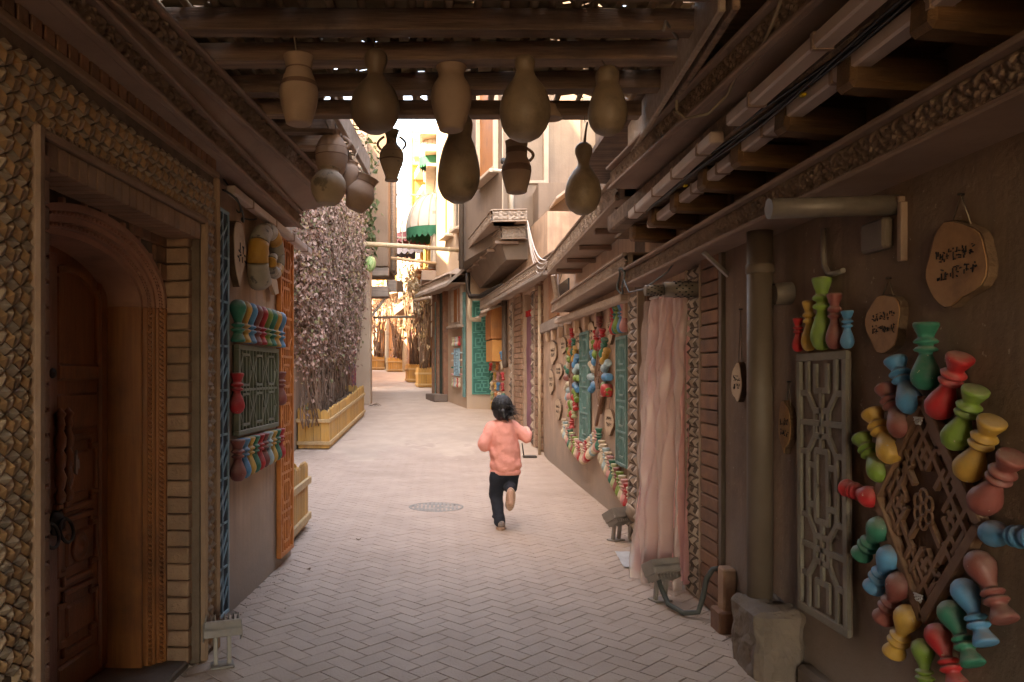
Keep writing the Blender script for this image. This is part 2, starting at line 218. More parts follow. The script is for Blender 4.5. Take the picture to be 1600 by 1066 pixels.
# ------------------------------------------------------------------ mesh building
class MB:
    def __init__(s): s.v = []; s.f = []; s.sm = []; s.mi = []; s.cur = 0
    def add(s, vs, fs, smooth=False):
        o = len(s.v); s.v.extend([tuple(v) for v in vs]); s.f.extend([tuple(i + o for i in f) for f in fs])
        s.sm.extend([smooth] * len(fs)); s.mi.extend([s.cur] * len(fs)); return s
    def box(s, c, d, ch=0.0, M=None):
        hx, hy, hz = d[0] / 2, d[1] / 2, d[2] / 2
        if ch <= 0:
            vs = [Vector((x * hx, y * hy, z * hz)) for x in (-1, 1) for y in (-1, 1) for z in (-1, 1)]
            fs = [(0, 1, 3, 2), (4, 6, 7, 5), (0, 4, 5, 1), (2, 3, 7, 6), (0, 2, 6, 4), (1, 5, 7, 3)]
        else:
            ch = min(ch, hx * .8, hy * .8, hz * .8); vs = []; idx = {}
            for x in (-1, 1):
                for y in (-1, 1):
                    for z in (-1, 1):
                        for a in range(3):
                            p = [x * (hx - ch), y * (hy - ch), z * (hz - ch)]; p[a] = (x, y, z)[a] * (hx, hy, hz)[a]
                            idx[(x, y, z, a)] = len(vs); vs.append(Vector(p))
            fs = []
            for a in range(3):
                b, c_ = (a + 1) % 3, (a + 2) % 3
                for sg in (-1, 1):
                    q = []
                    for sb, sc in ((-1, -1), (1, -1), (1, 1), (-1, 1)):
                        t = [0, 0, 0]; t[a] = sg; t[b] = sb; t[c_] = sc; q.append(idx[(*t, a)])
                    fs.append(tuple(q if sg > 0 else q[::-1]))
                for sb in (-1, 1):
                    for sc in (-1, 1):
                        lo = [0, 0, 0]; hi = [0, 0, 0]; lo[a] = -1; hi[a] = 1; lo[b] = hi[b] = sb; lo[c_] = hi[c_] = sc
                        q = [idx[(*lo, b)], idx[(*hi, b)], idx[(*hi, c_)], idx[(*lo, c_)]]
                        fs.append(tuple(q[::-1] if sb * sc > 0 else q))
            for x in (-1, 1):
                for y in (-1, 1):
                    for z in (-1, 1):
                        q = [idx[(x, y, z, a)] for a in range(3)]; fs.append(tuple(q if x * y * z > 0 else q[::-1]))
        c = Vector(c)
        vs = [(M @ v if M is not None else v) + c for v in vs]
        return s.add(vs, fs)
    def bar(s, a, b, w, h, ch=0.0, up=(0, 0, 1)):
        a, b = Vector(a), Vector(b); d = b - a; L = d.length; x = d.normalized(); u = Vector(up)
        y = u.cross(x)
        if y.length < 1e-4: y = Vector((0, 1, 0)).cross(x)
        y.normalize(); z = x.cross(y)
        M = Matrix((x, y, z)).transposed()
        return s.box((a + b) / 2, (L, w, h), ch, M)
    def tube(s, pts, r, n=8, caps=True, smooth=True):
        pts = [Vector(p) for p in pts]; m = len(pts); rr = r if isinstance(r, (list, tuple)) else [r] * m
        t0 = (pts[1] - pts[0]).normalized(); ref = Vector((0, 0, 1)) if abs(t0.z) < 0.9 else Vector((1, 0, 0))
        a = t0.cross(ref).normalized(); vs = []
        for i, p in enumerate(pts):
            t = (pts[min(i + 1, m - 1)] - pts[max(i - 1, 0)]).normalized()
            a = (a - t * a.dot(t)).normalized(); b = t.cross(a)
            for k in range(n):
                an = 2 * math.pi * k / n; vs.append(p + (a * math.cos(an) + b * math.sin(an)) * rr[i])
        fs = [(i * n + k, i * n + (k + 1) % n, (i + 1) * n + (k + 1) % n, (i + 1) * n + k) for i in range(m - 1) for k in range(n)]
        s.add(vs, fs, smooth)
        if caps: o = len(s.v) - m * n; s.f += [tuple(o + k for k in range(n))[::-1], tuple(o + (m - 1) * n + k for k in range(n))]; s.sm += [False, False]; s.mi += [s.cur] * 2
        return s
    def lathe(s, prof, n=14, M=None, smooth=True):
        vs = []; m = len(prof)
        for r, z in prof:
            for k in range(n):
                an = 2 * math.pi * k / n; v = Vector((r * math.cos(an), r * math.sin(an), z)); vs.append(M @ v if M is not None else v)
        fs = [(i * n + k, i * n + (k + 1) % n, (i + 1) * n + (k + 1) % n, (i + 1) * n + k) for i in range(m - 1) for k in range(n)]
        s.add(vs, fs, smooth); o = len(s.v) - m * n
        s.f += [tuple(o + k for k in range(n))[::-1], tuple(o + (m - 1) * n + k for k in range(n))]; s.sm += [False] * 2; s.mi += [s.cur] * 2
        return s
    def prism(s, poly, y0, y1, M=None):          # polygon in (x,z), extruded along y
        n = len(poly); vs = [Vector((p[0], y0, p[1])) for p in poly] + [Vector((p[0], y1, p[1])) for p in poly]
        if M is not None: vs = [M @ v for v in vs]
        fs = [tuple(range(n)), tuple(range(2 * n - 1, n - 1, -1))] + [(i, i + n, (i + 1) % n + n, (i + 1) % n) for i in range(n)]
        return s.add(vs, fs)
    def grid(s, fn, nu, nv, smooth=True):
        vs = [fn(i / nu, j / nv) for j in range(nv + 1) for i in range(nu + 1)]; w = nu + 1
        return s.add(vs, [(j * w + i, j * w + i + 1, (j + 1) * w + i + 1, (j + 1) * w + i) for j in range(nv) for i in range(nu)], smooth)
    def mesh(s, name):
        me = bpy.data.meshes.new(name); me.from_pydata(s.v, [], s.f)
        me.polygons.foreach_set('use_smooth', s.sm)
        if any(s.mi): me.polygons.foreach_set('material_index', s.mi)
        me.update(); return me
COL = scn.collection
def link(name, me, m=None, parent=None, M=None):
    o = bpy.data.objects.new(name, me); COL.objects.link(o)
    if m is not None and me is not None and not me.materials:
        for q in (m if isinstance(m, (list, tuple)) else [m]): me.materials.append(MATS[q])
    if parent is not None: o.parent = parent
    if M is not None: o.matrix_local = M
    return o
def part(name, mb, m, parent, M=None, label=None, kind=None):
    o = link(name, mb.mesh(name) if isinstance(mb, MB) else mb, m, parent, M)
    if label: o['label'] = label
    if kind: o['kind'] = kind
    return o
def tag(o, label, cat, group=None, kind=None):
    o['label'] = label; o['category'] = cat
    if group: o['group'] = group
    if kind: o['kind'] = kind
    return o
def thing(name, label, cat, M=None, group=None):
    return tag(link(name, None, None, None, M), label, cat, group)
def struct(name, mb, m, M=None):
    o = link(name, mb.mesh(name), m, None, M); o['kind'] = 'structure'; return o
def T(x, y, z): return Matrix.Translation((x, y, z))
def copy_of(o, parent, M):
    c = o.copy(); COL.objects.link(c); c.parent = parent; c.matrix_local = M; return c
# ------------------------------------------------------------------ wall frames: u along the wall, v up, local -y out into the lane
class Wall:
    def __init__(s, p0, p1):
        s.p0 = Vector((p0[0], p0[1], 0)); d = Vector((p1[0], p1[1], 0)) - s.p0; s.L = d.length
        s.ux = d.normalized(); s.iy = Vector((0, 0, 1)).cross(s.ux)
        s.M = Matrix.Translation(s.p0) @ Matrix((s.ux, s.iy, Vector((0, 0, 1)))).transposed().to_4x4()
    def P(s, u, v, out=0.0): return s.p0 + s.ux * u + Vector((0, 0, v)) - s.iy * out
    def at(s, u, v, out=0.0): return s.M @ T(u, -out, v)
    def uY(s, Y): return (Y - s.p0.y) / s.ux.y
    def px(s, x, y, out=0.0):                    # where a sight line of the survey meets this wall
        d = Vector(((x - VX) / FPX, 1.0, (VY - y) / FPX)); c = Vector((0, 0, CAMH)); o = s.p0 - s.iy * out
        t = (o - c).dot(s.iy) / d.dot(s.iy); p = c + d * t - o
        return p.dot(s.ux), p.z
def zg(Y):
    if Y < 13: return 0.0
    if Y < 20: return 0.08 * (Y - 13)
    return 0.56 + 0.07 * (Y - 20)
WL = Wall((-(1.546 + 0.055 * 3), -3.0), (-(1.546 - 0.055 * 6.16), 6.16))
WR = Wall((1.72, 4.52), (1.72, -3.0))
WB = Wall((1.80, 13.5), (1.78, 6.76))
WC = Wall((1.25, 20.0), (1.81, 13.6))

# ------------------------------------------------------------------ ground and paving
g = MB(); ys = [-14] + [i * 0.5 for i in range(-6, 100)] + [60, 90, 140]
xs = [-60, -12, -6, -3, -2, -1, 0, 1, 2, 3, 6, 12, 60]
def gz(x, Y): return zg(min(Y, 60)) - (0.0045 if Y < 12 else max(0.0005, 0.0045 - 0.0015 * (Y - 12))) + (0.012 * noise.noise(Vector((x * .7, Y * .5, 3))) if Y > 15 else 0)
gv = [(x, Y, gz(x, Y)) for Y in ys for x in xs]; w = len(xs)
g.add(gv, [(j * w + i, j * w + i + 1, (j + 1) * w + i + 1, (j + 1) * w + i) for j in range(len(ys) - 1) for i in range(w - 1)])
g.mi = [0 if ys[j] < 10.9 else 1 for j in range(len(ys) - 1) for i in range(w - 1)]
ground = struct('ground', g, ['joint', 'paving_far_lit'])
PW = 0.10; JG = 0.0055; cells = []
def left_edge(Y): return -(1.546 - 0.055 * Y) + 0.0 if Y < 6.2 else -2.7
for i in range(-110, 170):
    for j in range(-110, 170):
        k = (i - j) % 4
        if k == 0: cx, cz, rot = (i + 1.0) * PW, (j + .5) * PW, 0
        elif k == 3: cx, cz, rot = (i + .5) * PW, (j + 1.0) * PW, 1
        else: continue
        X = (cx - cz) * 0.70711 - 0.1; Y = (cx + cz) * 0.70711
        if not (2.6 < Y < 16.2): continue
        if Y > 11.5 and noise.noise(Vector((X * 1.1, Y * .9, 4))) > 0.75 - (Y - 11.5) * 0.30: continue
        if X < left_edge(Y) - 0.05 or X > 1.86: continue
        cells.append((math.hypot(X * 1.2, Y), X, Y, R(45) + rot * R(90)))
cells.sort()
pm = [MB().box((0, 0, 0), (2 * PW - JG, PW - JG, 0.05), 0.002).mesh('paver') for _ in range(1)]
inview = [c for c in cells if 690 + 1200 * c[1] / c[2] > -30 and 585 + 1200 * 1.45 / c[2] < 1090]
near = set(id(c) for c in inview[:300]); rest = MB(); cnt = 0
for c in cells:
    d, X, Y, a = c
    z = zg(Y) - 0.025 + random.uniform(-0.0012, 0.0012) - 0.001
    M = T(X, Y, z) @ Matrix.Rotation(math.atan(0.08) if Y > 13 else 0, 4, 'X') @ Matrix.Rotation(a + random.uniform(-.006, .006), 4, 'Z') @ Matrix.Rotation(random.uniform(-.006, .006), 4, 'X') @ Matrix.Rotation(random.uniform(-.004, .004) - (0.0), 4, 'Y')
    if id(c) in near: part('paver', pm[0], 'paver', ground, M)
    else:
        rest.box(M.translation, (2 * PW - JG, PW - JG, 0.05), 0.002, M.to_3x3())
part('paving', rest, 'paver', ground, kind='stuff')
# manhole cover
mh = thing('manhole_cover', 'round cast iron manhole cover with parallel bars set in the paving', 'manhole cover', T(-0.06, 8.4, 0.0))
mb = MB().lathe([(0.30, -0.02), (0.30, 0.002), (0.285, 0.004), (0.27, 0.004), (0.268, -0.001), (0.0, -0.001)], 36); part('rim', mb, 'manhole', mh)
for k in range(-5, 6):
    hw = math.sqrt(max(0, 0.262 ** 2 - (k * 0.045) ** 2))
    part('rib', MB().box((k * 0.045, 0, 0.001), (0.026, hw * 2, 0.006), 0.002), 'manhole', mh)
# leaf litter
for k, (x, y) in enumerate(((560, 845), (482, 892), (712, 892), (965, 800))):
    Y = 1200 * 1.45 / (y - 585); X = (x - 690) * Y / 1200
    nm = ('fallen_leaf', 'curled brown fallen leaf lying on the paving ' + ('left of the manhole cover', 'nearer the orange lattice panel', '', '')[k], 'leaf') if k < 2 else \
         (('litter_scrap', 'tiny white scrap of litter on the paving below the running child', 'litter') if k == 2 else ('plastic_stopper', 'tiny red stopper lying at the foot of the baluster wall', 'stopper'))
    mb = MB().grid(lambda a, b: ((a - .5) * .045, (b - .5) * .03 * (1 - abs(a - .5) * 1.6), .004 + .018 * (abs(a - .5) + b * .3)), 4, 3)
    if k == 3: mb = MB().lathe([(0.016, 0), (0.017, 0.002), (0.015, 0.01), (0.0, 0.011)], 12)
    o = link(nm[0], mb.mesh(nm[0]), 'bark' if k < 2 else ('awning' if k == 2 else 'paint_red'), None, T(X, Y, 0.002) @ Matrix.Rotation(k, 4, 'Z') @ Matrix.Scale(0.5 if k == 2 else 1, 4)); tag(o, nm[1], nm[2])

# ------------------------------------------------------------------ carved frieze (height field of scrolls)
def scroll_h(x, y):                              # x in modules, y in -.5...5
    xm = x % 1.0; h = 0.0
    yc = 0.30 * math.sin(2 * math.pi * x); h = max(h, 1.0 - abs(y - yc) / 0.10)
    for cx, cy_, s in ((0.25, -0.16, 1), (0.75, 0.16, -1)):
        dx, dy = (xm - cx) * 1.25, y - cy_; r = math.hypot(dx, dy)
        if r < 0.34:
            th = math.atan2(dy, dx) * s; h = max(h, (0.5 + 0.5 * math.cos(th - r * 26)) * (1.1 - r * 1.6))
            if r < 0.06: h = max(h, 1.0)
    for cx, cy_ in ((0.0, 0.30), (0.5, -0.30), (0.5, 0.36), (0.0, -0.36)):
        for q in (0, 1):
            dx, dy = ((xm - cx + .5) % 1 - .5) * 1.3, y - cy_; r = math.hypot(dx, dy)
            if r < 0.2: h = max(h, (0.45 + 0.55 * abs(math.cos(2.5 * math.atan2(dy, dx)))) * (1 - r / 0.2) ** 0.5)
    h = max(0.0, min(1.0, (h - 0.12) * 1.6)); return h * h * (3 - 2 * h)
def frieze_mesh(name, L, h, amp, mod, res=20, ny=12):
    n = max(1, round(L / mod)); nx = n * res
    tbl = [[scroll_h(i / res, j / ny - .5) if 0 < j < ny else 0.2 for i in range(res)] for j in range(ny + 1)]
    u = np.linspace(0, L, nx + 1); v = np.linspace(0, h, ny + 1)
    H = np.array([[tbl[j][i % res] for i in range(nx + 1)] for j in range(ny + 1)]) * amp
    V = np.zeros(((ny + 1) * (nx + 1), 3)); V[:, 0] = np.tile(u, ny + 1); V[:, 2] = np.repeat(v, nx + 1); V[:, 1] = -H.ravel()
    w = nx + 1; i, j = np.meshgrid(np.arange(nx), np.arange(ny)); a = (j * w + i).ravel()
    F = np.stack([a, a + 1, a + w + 1, a + w], 1)
    me = bpy.data.meshes.new(name); me.from_pydata(V.tolist(), [], F.tolist()); me.polygons.foreach_set('use_smooth', [True] * len(F)); me.update(); return me
def cornice(parent, W, u0, u1, v0, h, depth, cm='carved', mm='moulding', amp=0.030, mod=0.15, lip=0.022, res=18, cove=0.0):
    c = MB(); L = u1 - u0
    c.box((L / 2, depth / 2 + 0.012, 0.006), (L - 0.01, depth, 0.022), 0.003)                      # soffit board
    c.box((L / 2, 0.03, h / 2 + 0.01), (L - 0.012, 0.04, h - 0.01), 0.003)
    c.box((L / 2, depth / 2 + 0.012, h + 0.012), (L - 0.01, depth, 0.022), 0.003)
    o = part('cornice', c, mm, parent, parent.matrix_world.inverted() @ W.at(u0, v0) if parent.matrix_world != Matrix() else W.at(u0, v0))
    part('carved_frieze', frieze_mesh('carved_frieze', L, h, amp, mod, res), cm, o, T(0, 0.008, 0))
    part('moulding', MB().bar((0, -0.012, -0.004), (L, -0.012, -0.004), 0.036, lip, 0.006), mm, o)
    part('moulding', MB().bar((0, -0.016, h + 0.010), (L, -0.016, h + 0.010), 0.046, lip, 0.006), mm, o)
    return o

# ------------------------------------------------------------------ LEFT HOUSE with tiled portal
hl = thing('portal_house', 'plastered house with a faceted tile portal round a carved brown arched door', 'house')
uY = WL.uY
def lbox(y0, y1, v0, v1, o0, o1, ch=0.0):       # box in the left wall frame, o = out
    return ((uY(y0) + uY(y1)) / 2, -(o0 + o1) / 2, (v0 + v1) / 2), (uY(y1) - uY(y0), o1 - o0, v1 - v0), ch
PA = T(0, 0, 0.0943) @ Matrix.Scale(0.935, 4); VB = -0.102      # the portal stands 0.1 m proud of the wall
w = MB(); w.box(*lbox(4.02, 6.16, -0.1, 2.5, -0.5, 0.0)); w.box(*lbox(-3.0, 1.55, -0.1, 2.62, -0.5, 0.0)); w.box(*lbox(-3.0, 6.16, 2.63, 3.0, -0.5, 0.0))
w.box(*lbox(1.55, 4.36, -0.1, 2.64, -0.60, -0.52)); w.box(*lbox(4.02, 6.16, 2.5, 2.63, -0.5, -0.001))
part('wall', w, 'plaster', hl, WL.M)
part('rear_wall', MB().box(*lbox(-7.8, -3, -0.1, 7.2, -0.5, -0.05)), 'plaster', hl, WL.M)
part('upper_wall', MB().box(*lbox(-3, 6.16, 3.0, 7.2, -2.5, 0.0)), 'plaster_pale', hl, WL.M)
part('end_wall', MB().box((uY(6.16) - 0.1, 1.2, 1.45), (0.18, 1.4, 3.1)), 'plaster', hl, WL.M)
por = MB()
por.box(*lbox(1.55, 2.665, VB - .03, 2.56, -0.5, 0.02)); por.box(*lbox(4.12, 4.35, VB - .03, 2.56, -0.5, 0.02)); por.box(*lbox(2.665, 4.12, 2.265, 2.56, -0.5, 0.02))
portal = part('portal', por, 'mortar', hl, PA @ WL.M, label='portal faced with faceted buff and ochre relief tiles')
# rhombille relief tiles
A_ = 0.046; rh = []
for ang in (30, 150, 270):
    a = R(ang - 60); b = R(ang + 60)
    p0 = Vector((0, 0)); p1 = Vector((math.cos(a), math.sin(a))) * A_; p3 = Vector((math.cos(b), math.sin(b))) * A_; p2 = p1 + p3; rh.append((p0, p1, p2, p3))
def tile_mesh(q, apex, hgt):
    c = (q[0] + q[2]) / 2; s_ = 0.93; pts = []
    for k in range(4):
        a, b = q[k], q[(k + 1) % 4]; mid = (a + b) / 2; bul = (mid - c) * (0.07 if k % 2 else -0.05)
        pts += [c + (a - c) * s_, c + (mid + bul - c) * s_]
    ap = c + (q[apex] - c) * 0.34
    vs = [(p.x, -0.004, p.y) for p in pts] + [(p.x, 0.012, p.y) for p in pts] + [(ap.x, -hgt, ap.y)]; n = 8
    fs = [((k + 1) % n, k, 16) for k in range(n)] + [(k, (k + 1) % n, (k + 1) % n + n, k + n) for k in range(n)]
    me = MB().add(vs, fs).mesh('tile'); return me
tvar = []
for k in range(3):
    for m_ in ('tile_buff', 'tile_ochre', 'tile_grey'):
        me = tile_mesh(rh[k], (2, 1, 3)[k], (0.021, 0.017, 0.019)[k]); me.materials.append(MATS[m_]); tvar.append(me)
hx_w = A_ * math.sqrt(3); tl = []
def tile_region(y0, y1, v0, v1, hole=None):
    for j in range(int((v1 - v0) / (1.5 * A_)) + 2):
        for i in range(int((y1 - y0) / hx_w) + 2):
            for k in range(3):
                q = rh[k]; c = (q[0] + q[2]) / 2
                u = y0 + i * hx_w + (j % 2) * hx_w / 2 + c.x; v = v0 + j * 1.5 * A_ + c.y
                if y0 + .015 < u < y1 - .015 and v0 + .015 < v < v1 - .015 and not (hole and hole[0] - .02 < u < hole[1] + .02 and v < hole[2] + .02):
                    tl.append((u - c.x, v - c.y, k, (1, 0, 2)[k]))
tile_region(2.28, 4.33, VB, 2.545, (2.60, 4.175, 2.30))
vis = []
for t in tl:
    P = WL.P(uY(t[0]), t[1], 0.03); px_ = 690 + 1200 * P.x / P.y; py_ = 585 - 1200 * (P.z - 1.45) / P.y
    vis.append((P.y if (px_ > -8 and py_ < 1075) else 99 + P.y, t))
vis.sort(key=lambda a: a[0]); restt = {m_: MB() for m_ in range(3)}
for n_, (d, t) in enumerate(vis):
    M = T(uY(t[0]), -0.022, t[1])
    if n_ < 300 and d < 50: part('tile', tvar[t[2] * 3 + t[3]], None, portal, M)
    elif d < 50:
        me = tvar[t[2] * 3 + t[3]]
        restt[t[3]].add([M @ v.co for v in me.vertices], [tuple(p.vertices) for p in me.polygons])
for m_, b in restt.items():
    if b.v: part('tiling', b, ('tile_buff', 'tile_ochre', 'tile_grey')[m_], portal, kind='stuff')
# top soldier course and bands of the portal
part('portal_band', MB().box(*lbox(1.55, 4.36, 2.56, 2.592, -0.4, 0.05, 0.006)), 'moulding_peach', portal)
bk = MB().box((0, 0, 0), (0.062, 0.11, 0.075), 0.004).mesh('brick')
for k in range(31):
    Y = 1.98 + k * 0.0775
    if Y < 4.36: part('brick', bk, 'brick_red', portal, T(uY(Y), 0.018, 2.634))
w = MB().box(*lbox(1.55, 4.36, 2.60, 2.675, -0.3, 0.012)); part('mortar_bed', w, 'mortar', portal)
# peach edge mouldings with a notched fringe
def edge_strip(y, v0, v1, nm='edge_moulding', m='moulding_peach', wd=0.05, out=0.055):
    c = MB(); c.box(*lbox(y - wd / 2, y + wd / 2, v0, v1, -0.02, out, 0.012)); o = part(nm, c, m, portal); return o
edge_strip(2.60, VB, 2.30); edge_strip(4.345, VB, 2.56, wd=0.03); edge_strip(4.155, VB, 2.30, wd=0.028)
part('edge_moulding', MB().box(*lbox(2.575, 4.17, 2.262, 2.292, -0.02, 0.052, 0.008)), 'moulding_peach', portal)
nb = MB()
for k in range(60): nb.box(*lbox(2.66 + k * 0.025, 2.672 + k * 0.025, 2.292, 2.304, 0.0, 0.045))
for k in range(84): nb.box(*lbox(4.169, 4.179, 0.05 + k * 0.027, 0.063 + k * 0.027, 0.0, 0.04))
part('notched_fringe', nb, 'moulding_peach', portal, kind='stuff')
# bricks of the opening: lintel soldiers, right reveal, left face
b2 = MB().box((0, 0, 0), (0.0635, 0.175, 0.088), 0.004).mesh('brick')
for k in range(21): part('brick', b2, 'brick', portal, T(uY(2.70 + k * 0.0685), 0.055, 2.214))
b3 = MB().box((0, 0, 0), (0.075, 0.135, 0.082), 0.006).mesh('brick')
for k in range(-1, 25): part('brick', b3, 'brick', portal, T(uY(4.107) + random.uniform(-.003, .003), 0.088 + random.uniform(-.002, .002), 0.045 + k * 0.0885) @ Matrix.Rotation(random.uniform(-.02, .02), 4, 'X'))
b4 = MB().box((0, 0, 0), (0.055, 0.19, 0.080), 0.005).mesh('brick')
for k in range(-1, 25): part('brick', b4, 'brick', portal, T(uY(2.648), 0.058, 0.045 + k * 0.0885))
# spandrel behind with arch hole
CY, VS = 3.335, 1.80
def arch_pts(a, b, n=26, vs=VS): return [(uY(CY) + a * math.cos(R(180 - 180 * k / n)), vs + b * math.sin(R(180 - 180 * k / n))) for k in range(n + 1)]
ap = arch_pts(0.735, 0.355); poly = [(uY(2.66), 2.19)] + [(uY(2.66), VS)] + ap + [(uY(4.09), VS), (uY(4.09), 2.19)]
sp = MB()
for k in range(len(ap) - 1):
    (x0, z0), (x1, z1) = ap[k], ap[k + 1]
    sp.prism([(x0, z0), (x1, z1), (x1, 2.2), (x0, 2.2)], 0.158, 0.22)
part('spandrel', sp, 'mortar', portal)
b5 = MB().box((0, 0, 0), (0.098, 0.03, 0.082), 0.004).mesh('brick')
for j in range(4):
    for i in range(15):
        u = uY(2.66) + i * 0.104 + (j % 2) * 0.05 + 0.03; v = 2.165 - j * 0.088; e = 1 - ((u - uY(CY)) / 0.77) ** 2
        if v - 0.04 > VS + 0.375 * math.sqrt(max(0, e)) - 0.005: part('brick', b5, 'brick_red', portal, T(u, 0.152, v))
# door with stepped arch moulding
door = part('door', MB().box(*lbox(2.66, 4.02, VB, 2.06, -0.46, -0.415)), 'door_wood', hl, PA @ WL.M, label='dark brown carved double door with turned spindles')
def arch_sweep(mb, a, b, w_, d0, d1, vs=VS, n=30):
    i_, o_ = arch_pts(a - w_, b - w_, n, vs), arch_pts(a, b, n, vs)
    for k in range(n): mb.prism([i_[k], o_[k], o_[k + 1], i_[k + 1]], d0, d1)
bands = [(0.742, 0.362, 0.030, 0.135, 'arch_clay'), (0.714, 0.334, 0.022, 0.158, 'arch_clay'), (0.694, 0.314, 0.026, 0.175, 'arch_clay'), (0.670, 0.290, 0.024, 0.200, 'arch_clay'), (0.648, 0.268, 0.030, 0.225, 'arch_clay')]
for a, b, w_, d, m_ in bands:
    mb = MB(); arch_sweep(mb, a, b, w_, d, 0.46); part('arch_moulding', mb, m_, door)
    for s_ in (1, -1):
        j = MB(); u0 = uY(CY) + s_ * (a - w_ / 2); j.box((u0, (d + 0.45) / 2, (VS + VB) / 2), (w_, 0.45 - d, VS - VB), 0.006); part('jamb', j, 'door_trim', door)
    if d in (0.158, 0.200):
        bead = MB(); pts = arch_pts(a - w_ * .5, b - w_ * .5, 64)
        for k in range(len(pts)): bead.box((pts[k][0], d - 0.004, pts[k][1]), (0.015, 0.016, 0.015), 0.005, Matrix.Rotation(0.7, 3, 'Y'))
        part('bead_moulding', bead, 'arch_clay', door, kind='stuff')
        bead = MB()
        for k in range(-4, 72): bead.box((uY(CY) + a - w_ * .5, d - 0.006, 0.03 + k * 0.0248), (0.020, 0.022, 0.018), 0.006, Matrix.Rotation(0.5, 3, 'X'))
        part('bead_moulding', bead, 'door_trim', door, kind='stuff')
part('reveal', MB().box((uY(CY) + 0.625, 0.33, (VS + VB) / 2), (0.022, 0.22, VS - VB), 0.004), 'door_trim', door)
for k in range(26):
    pts = arch_pts(0.735, 0.358, 26)[k]; 
    if k % 2 == 0: part('dentil', MB().box((pts[0], 0.15, pts[1] + 0.012), (0.022, 0.03, 0.028), 0.004), 'arch_clay', door)
dp = 0.415                                       # leaf face (into the wall)
for s_, L0, L1 in ((-1, 2.72, 3.385), (1, 3.395, 3.955)):
    leaf = part('door_leaf', MB().box(*lbox(L0, L1, VB + .04, 2.02, -0.45, -dp - 0.005)), 'door_wood', door)
    def pan(y0, y1, v0, v1, h=0.02, m_='door_wood', ch=0.012): part('raised_panel', MB().box(*lbox(y0, y1, v0, v1, -dp - 0.02, -dp + h, ch)), m_, leaf)
    stl = (L0, L0 + 0.075) if s_ > 0 else (L1 - 0.075, L1); far = (L1 - 0.08, L1) if s_ > 0 else (L0, L0 + 0.08)
    pan(stl[0] + .003, stl[1], VB + .05, 2.0, 0.025, 'door_wood_red', 0.005); pan(far[0], far[1], VB + .05, 2.0, 0.018)
    in0, in1 = (stl[1] + 0.015, far[0] - 0.01) if s_ > 0 else (far[1] + 0.01, stl[0] - 0.015); mid = (in0 + in1) / 2
    pan(in0, in1, 1.42, 1.50, 0.02); pan(in0, in1, 1.18, 1.36, 0.012); pan(in0, in1, VB + .05, 0.10, 0.02)
    # arched top panel frame
    af = MB(); n = 14
    for k in range(n):
        t0, t1 = k / n, (k + 1) / n
        def q(t, o): return (uY(in0) + (uY(in1) - uY(in0)) * t, 1.80 + 0.16 * math.sin(math.pi * (0.15 + 0.55 * (t if s_ > 0 else 1 - t) + .2)) - o)
        af.prism([q(t0, 0.03), q(t1, 0.03), q(t1, 0), q(t0, 0)], dp - 0.022, dp + 0.01)
    part('panel_arch', af, 'door_trim', leaf)
    pan(in0, in0 + 0.02, 1.5, 1.9, 0.02, 'door_trim', .005); pan(in1 - 0.02, in1, 1.5, 1.88, 0.02, 'door_trim', .005)
    # stepped fretwork panels
    for v0, v1 in ((0.80, 1.16), (0.46, 0.78), (0.13, 0.44)):
        st = 0.05
        for (a, b, c, d) in ((in0 + st, in1 - st, v1 - .03, v1), (in0 + st, in1 - st, v0, v0 + .03), (in0, in0 + .03, v0 + st, v1 - st), (in1 - .03, in1, v0 + st, v1 - st),
                             (in0, in0 + st + .03, v1 - st - .03, v1 - st), (in1 - st - .03, in1, v1 - st - .03, v1 - st), (in0 + st, in0 + st + .03, v1 - st, v1), (in1 - st - .03, in1 - st, v1 - st, v1),
                             (in0, in0 + st + .03, v0 + st, v0 + st + .03), (in1 - st - .03, in1, v0 + st, v0 + st + .03), (in0 + st, in0 + st + .03, v0, v0 + st), (in1 - st - .03, in1 - st, v0, v0 + st)):
            pan(a, b, c, d, 0.017 + 0.002 * ((a + c) % 0.03 > 0.015), 'door_wood', 0.006)
        pan(in0 + 0.09, in1 - 0.09, v0 + 0.08, v1 - 0.08, 0.012, 'door_wood', 0.01)
    md = MB().lathe([(0.07, 0), (0.072, 0.012), (0.055, 0.02), (0.045, 0.012), (0.03, 0.024), (0.0, 0.03)], 18, Matrix.Translation((uY(mid), dp - 0.008, 0.62)).to_4x4() @ Matrix.Rotation(R(90), 4, 'X'))
    part('medallion', md, 'door_wood', leaf)
    for k in range(2):
        yy = stl[1 if s_ > 0 else 0] + s_ * (-0.015 + 0.065 * k)
        prof = [(0.001, 0)]; z = 0
        for r_, dz in ((.02, .01), (.026, .03), (.012, .03), (.02, .01), (.028, .04), (.014, .04), (.022, .01), (.026, .05), (.012, .03), (.024, .01), (.027, .04), (.012, .04), (.022, .02), (.016, .03), (.026, .02), (.001, .03)):
            z += dz; prof.append((r_, z))
        part('spindle', MB().lathe(prof, 12, T(uY(yy), dp - 0.045, 0.86)), 'door_wood', leaf)
        part('bracket', MB().box((uY(yy), dp - 0.02, 0.85), (0.05, 0.06, 0.03), 0.006), 'door_wood', leaf)
    part('stud', MB().lathe([(0.024, 0), (0.024, .004), (0.017, 0.012), (0.0, 0.016)], 14, Matrix.Translation((uY(3.39 + s_ * 0.035), dp - 0.024, 1.455)).to_4x4() @ Matrix.Rotation(R(90), 4, 'X')), 'iron', leaf)
    part('ring_plate', MB().lathe([(0.06, 0), (0.058, .006), (0.04, 0.012), (0.03, 0.03), (0.0, 0.035)], 18, Matrix.Translation((uY(3.39 + s_ * 0.06), dp - 0.03, 0.78)).to_4x4() @ Matrix.Rotation(R(90), 4, 'X')), 'iron', leaf)
